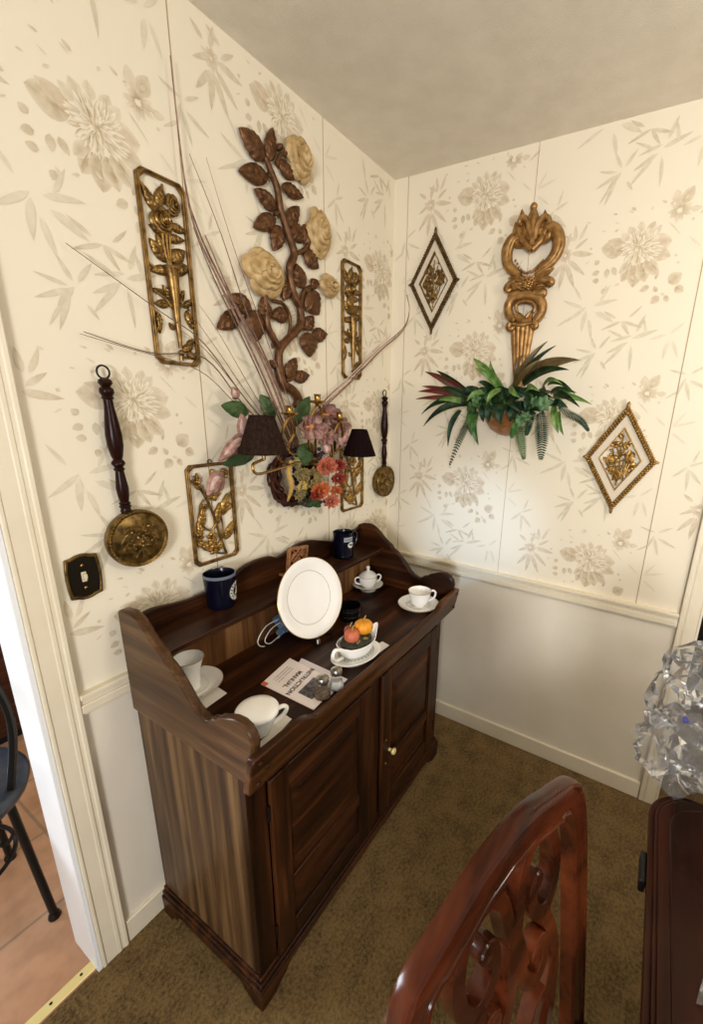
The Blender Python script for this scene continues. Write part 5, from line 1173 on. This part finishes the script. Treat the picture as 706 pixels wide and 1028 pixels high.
o.build('band_letter_strokes', mat('blue grey ink',(96,104,122),.5), lb)
g = on_mug(mx,my,rr,rad(-92)); o = MB(); decal(o, [[(q[0]*1.25,q[1]) for q in r] for r in disc(.0005,.0125)], g, .057, .0002); lb = o.build('oval_badge', WHITE_LOGO, t)
o = MB(); decal(o, [[(-.009+.018*k/8,b+.002*sin(k)) for k in range(9)] for b in (.054,.0605)], g, 0, .0006); decal(o, [[(q[0]*1.25,q[1]) for q in r] for r in disc(.0105,.0113)], g, .057, .0006); o.build('badge_dark_print', NAVY, lb)

# ------------------------------------------------------------------ crumpled clear plastic on the table end
PLM = bpy.data.materials.new('clear crinkled plastic'); PLM.use_nodes = True; nt = PLM.node_tree; nt.nodes.clear()
out = nt.nodes.new('ShaderNodeOutputMaterial'); tr_ = nt.nodes.new('ShaderNodeBsdfTransparent'); gl = nt.nodes.new('ShaderNodeBsdfGlossy'); df = nt.nodes.new('ShaderNodeBsdfDiffuse'); m1_ = nt.nodes.new('ShaderNodeMixShader'); m2_ = nt.nodes.new('ShaderNodeMixShader'); fr_ = nt.nodes.new('ShaderNodeLayerWeight')
gl.inputs['Roughness'].default_value = .10; gl.inputs['Color'].default_value = (1,1,1,1); df.inputs['Color'].default_value = (.85,.85,.85,1); tr_.inputs['Color'].default_value = (.96,.96,.96,1)
fr_.inputs['Blend'].default_value = .16
L(PLM,tr_.outputs[0],m1_.inputs[1]); L(PLM,gl.outputs[0],m1_.inputs[2]); L(PLM,fr_.outputs['Fresnel'],m1_.inputs[0])
L(PLM,m1_.outputs[0],m2_.inputs[1]); L(PLM,df.outputs[0],m2_.inputs[2]); m2_.inputs[0].default_value = .04; L(PLM,m2_.outputs[0],out.inputs['Surface'])
from mathutils import noise as MN
pb = thing('plastic_bag', (-.80,-1.36,.762), 'crumpled clear plastic bag on the end of the dark table', 'plastic bag')
def crumple(c, r, seed, n=40, k=1.0):
    """closed film balloon pulled into sharp flat facets and creases"""
    v = []; f = []; C = Vector(c); rg = n//2
    for i in range(rg+1):
        th = PI*(.01+.98*i/rg)
        for j in range(n):
            a = 2*PI*j/n; d = Vector((sin(th)*cos(a),sin(th)*sin(a),cos(th))); q = d*1.5+Vector((seed,seed*2,0))
            w = abs(MN.noise(q))*.80+abs(MN.noise(q*2.3))*.30
            p = C+Vector((d.x*r[0],d.y*r[1],d.z*r[2]))*(1.25-k*w)
            if p.x < -.745: p.z = max(p.z,.7625+.002*abs(MN.noise(q*4)))
            v.append(tuple(p))
    for i in range(rg):
        for j in range(n): f.append((i*n+j,i*n+(j+1)%n,(i+1)*n+(j+1)%n,(i+1)*n+j))
    f += [tuple(range(n-1,-1,-1)), tuple(range(rg*n,(rg+1)*n))]
    return v, f
MB().add(crumple((-.70,-1.315,.905),(.13,.115,.145),3.1)).add(crumple((-.75,-1.265,.83),(.085,.085,.080),7.7,32)).add(crumple((-.66,-1.30,.98),(.07,.085,.07),5.2,28)).add(crumple((-.885,-1.435,.84),(.15,.115,.085),9.4,36)).build('crumpled_film', PLM, pb, ang=22)
g = []
for i in range(25):
    t = i/24; row = []
    for j in range(9):
        u = j/8; x, y = -.79-.40*t, -1.290-.06*u-.045*sin(t*4)-.03*t; row.append((x, y, .7635+.055*(1-t)**3+.016*abs(MN.noise(Vector((t*7,u*5,2))))*(1-.5*t)))
    g.append(row)
MB().add(sheet(g,(0,0,.0004))).build('trailing_film', PLM, pb, ang=15)
cr_ = MB(); rn = random.Random(77)
for P in (((668,776),(690,772),(712,768)),((655,738),(668,752),(680,770)),((664,700),(676,690),(694,684)),((672,745),(690,740),(708,750)),((684,720),(700,708),(712,700))):
    pass
MB().add(ell((-.745,-1.262,.905),(.014,.008,.008),12,8,Matrix.Rotation(.5,3,'Y'))).build('blue_print', mat('blue print',(40,32,130),.4), pb)

# ------------------------------------------------------------------ kitchen through the left doorway
def tiles():
    m = mat('terracotta floor tile',(186,140,108),.3); b = m.node_tree.nodes['Principled BSDF']; g = N(m,'ShaderNodeNewGeometry'); mp = N(m,'ShaderNodeMapping'); L(m,g.outputs['Position'],mp.inputs['Vector']); mp.inputs['Location'].default_value = (.12,.03,0)
    br = N(m,'ShaderNodeTexBrick'); br.offset = 0; br.inputs['Scale'].default_value = 1; br.inputs['Brick Width'].default_value = .31; br.inputs['Row Height'].default_value = .31; br.inputs['Mortar Size'].default_value = .005
    br.inputs['Color1'].default_value = (*lin((184,140,108)),1); br.inputs['Color2'].default_value = (*lin((196,152,120)),1); br.inputs['Mortar'].default_value = (*lin((150,120,98)),1); L(m,mp.outputs[0],br.inputs['Vector'])
    nz = N(m,'ShaderNodeTexNoise'); nz.inputs['Scale'].default_value = 14; nz.inputs['Detail'].default_value = 5; L(m,g.outputs['Position'],nz.inputs['Vector'])
    mx = N(m,'ShaderNodeMix', data_type='RGBA', blend_type='MULTIPLY'); mx.inputs['Factor'].default_value = .45; L(m,br.outputs['Color'],mx.inputs[6]); cr = N(m,'ShaderNodeValToRGB'); cr.color_ramp.elements[0].color = (.55,.5,.45,1); cr.color_ramp.elements[0].position = .35; cr.color_ramp.elements[1].color = (1,1,1,1); cr.color_ramp.elements[1].position = .6; L(m,nz.outputs['Fac'],cr.inputs[0]); L(m,cr.outputs[0],mx.inputs[7])
    L(m,mx.outputs[2],b.inputs['Base Color']); return m
struct(MB().add(box(-4.4,.3,.0,3.2,-.05,.004)).build('floor_kitchen', tiles(), org=(-2,1.5,0)))
MB_ = MB().add(prism([(-.0,.0),(.034,.0),(.030,.004),(.004,.004)],-2.35,XJ-.0), lambda a, b, c: (c, .035-a, .002+b)); o = MB_.build('trim_6', mat('brass edge strip',(236,218,150),.35,.15), org=(-1.9,.02,0)); struct(o)
sc_ = MB()
for x in (-1.49,-1.56,-1.68,-1.95): sc_.add(ell((x,.020,.0065),(.004,.004,.0012),8,6))
struct(sc_.build('trim_7', BLACK, org=(-1.7,.02,0)))
struct(MB().add(box(-4.4,.3,3.2,3.26,0,H)).build('wall_kitchen', mat('kitchen wall',(206,190,160),.8), org=(-2,3.2,0)))
kc = thing('kitchen_chair', (-1.62,.43,.004), 'black metal kitchen chair with a blue-grey cushion, seen through the left doorway', 'chair')
cx, cy = -1.612, .41
for sx_, sy_ in ((1,-1),(1,1),(-1,-1),(-1,1)):
    fx2, fy2 = cx+sx_*.148, cy+sy_*.165; MB().add(tube([(cx+sx_*.125,cy+sy_*.13,.44),(fx2,fy2,.016)],.0105,10)).add(lathe([(0,.0),(.016,.0),(.017,.006),(.012,.02),(0,.02)],14,(fx2,fy2,.004))).build('leg', BLACK, kc)
MB().add(lathe([(0,.44),(.18,.44),(.205,.455),(.21,.475),(.195,.492),(.10,.50),(0,.502)],40,(cx,cy,0))).build('cushion', noise_mat('blue grey vinyl',(30,34,42),(44,50,62),30,.28), kc, ang=60)
MB().add(tube([(cx+.172*cos(a),cy+.172*sin(a),.435) for a in [2*PI*i/40 for i in range(40)]],.010,8,True)).add(tube([(cx+.14*cos(a),cy+.14*sin(a),.24) for a in [2*PI*i/40 for i in range(40)]],.006,8,True)).build('seat_ring', BLACK, kc)
o = MB()
for k in range(4):
    a = PI/4+k*PI/2; d = Vector((cos(a),sin(a),0)); C2 = Vector((cx,cy,0)); o.add(tube(catmull([C2+d*.165+Vector((0,0,.43)),C2+d*.10+Vector((0,0,.40)),C2+d*.09+Vector((0,0,.34)),C2+d*.14+Vector((0,0,.30)),C2+d*.17+Vector((0,0,.34))],6),.005,7))
o.build('scroll_brace', BLACK, kc)
o = MB()
bk = [(cx-.125,cy-.13,.44),(cx-.165,cy-.15,.70),(cx-.12,cy-.18,.90),(cx,cy-.195,.98),(cx+.12,cy-.18,.90),(cx+.165,cy-.15,.70),(cx+.125,cy-.13,.44)]
o.add(tube(catmull(bk,8),.010,9)); o.add(tube([(cx+.085*cos(a),cy-.165-.01*sin(a),.70+.10*sin(a)) for a in [2*PI*i/36 for i in range(36)]],.006,8,True))
for s in (-1,1): o.add(tube(catmull([(cx+s*.05,cy-.13,.45),(cx+s*.10,cy-.14,.58),(cx+s*.03,cy-.155,.70),(cx+s*.09,cy-.17,.84),(cx+s*.02,cy-.19,.95)],6),.006,7))
o.build('back_hoop', BLACK, kc)
DW = wood('dark kitchen wood',(30,14,9),(56,28,17),(84,46,28),0,rough=.3)
kt = thing('kitchen_cabinet', (-1.25,1.45,.004), 'dark wood cabinet standing behind the black chair in the kitchen', 'cabinet')
MB().add(box(-2.3,-.5,1.2,1.7,.06,.86)).build('body', DW, kt, bevel=.004)
MB().add(box(-2.33,-.47,1.17,1.72,.86,.90)).build('worktop', mat('dark speckled worktop',(52,44,38),.3), kt, bevel=.004)
MB().add(box(-2.28,-.52,1.24,1.68,.004,.06)).build('toe_kick', BLACK, kt)
for k in range(4): d_ = MB().add(box(-2.28+.445*k,-1.86+.445*k,1.185,1.2,.10,.82)).build('door', DW, kt, bevel=.004); MB().add(tube([(-1.9+.445*k,1.17,.70),(-1.9+.445*k,1.165,.62)],.005,8)).build('handle', BRASS_B, d_)
# ------------------------------------------------------------------ light
def area(name, loc, to, w, h, power, rgb):
    l = bpy.data.lights.new(name,'AREA'); l.shape = 'RECTANGLE'; l.size = w; l.size_y = h; l.energy = power; l.color = rgb
    o = bpy.data.objects.new(name,l); COL.objects.link(o); o.location = loc; o.rotation_euler = (Vector(to)-Vector(loc)).to_track_quat('-Z','Y').to_euler(); return o
area('assumed_dining_window', (-4.0,-2.2,1.5), (0,-.7,1.2), 0.7, 0.7, 70, (.98,.98,1.0))  # unseen window, assumed from the table and chair shadows on the right wall
pt_ = bpy.data.lights.new('assumed_chandelier','POINT'); pt_.energy = 27; pt_.color = (1.0,.92,.80); pt_.shadow_soft_size = .16  # unseen lamp, assumed from how shadows fall on both walls
po_ = bpy.data.objects.new('assumed_chandelier',pt_); COL.objects.link(po_); po_.location = (-.95,-1.95,1.9)
sp_l = bpy.data.lights.new('added_blue_patch_spot','SPOT'); sp_l.energy = 330; sp_l.color = (.42,.64,1.0); sp_l.spot_size = rad(9.5); sp_l.spot_blend = 1.0; sp_l.shadow_soft_size = .05  # added spot with no visible source, throws the bluish patch on the right wall
so_ = bpy.data.objects.new('added_blue_patch_spot',sp_l); COL.objects.link(so_); so_.location = (-4.0,-2.0,1.5); so_.rotation_euler = (Vector((0,-.48,1.03))-Vector(so_.location)).to_track_quat('-Z','Y').to_euler()
area('assumed_kitchen_window', (-2.6,2.6,1.9), (-1.5,.1,.6), 1.2, 1.2, 170, (.80,.90,1.0))  # unseen window, assumed from the blue light on the doorway jamb
w = bpy.data.worlds.new('world'); SC.world = w; w.use_nodes = True; bgn = w.node_tree.nodes['Background']; bgn.inputs['Color'].default_value = (1.0,.975,.935,1); bgn.inputs['Strength'].default_value = .42
SC.view_settings.view_transform = 'Standard'; SC.view_settings.look = 'None'; SC.view_settings.gamma = 1.0; SC.view_settings.use_curve_mapping = False
SC.view_settings.exposure = 0.14
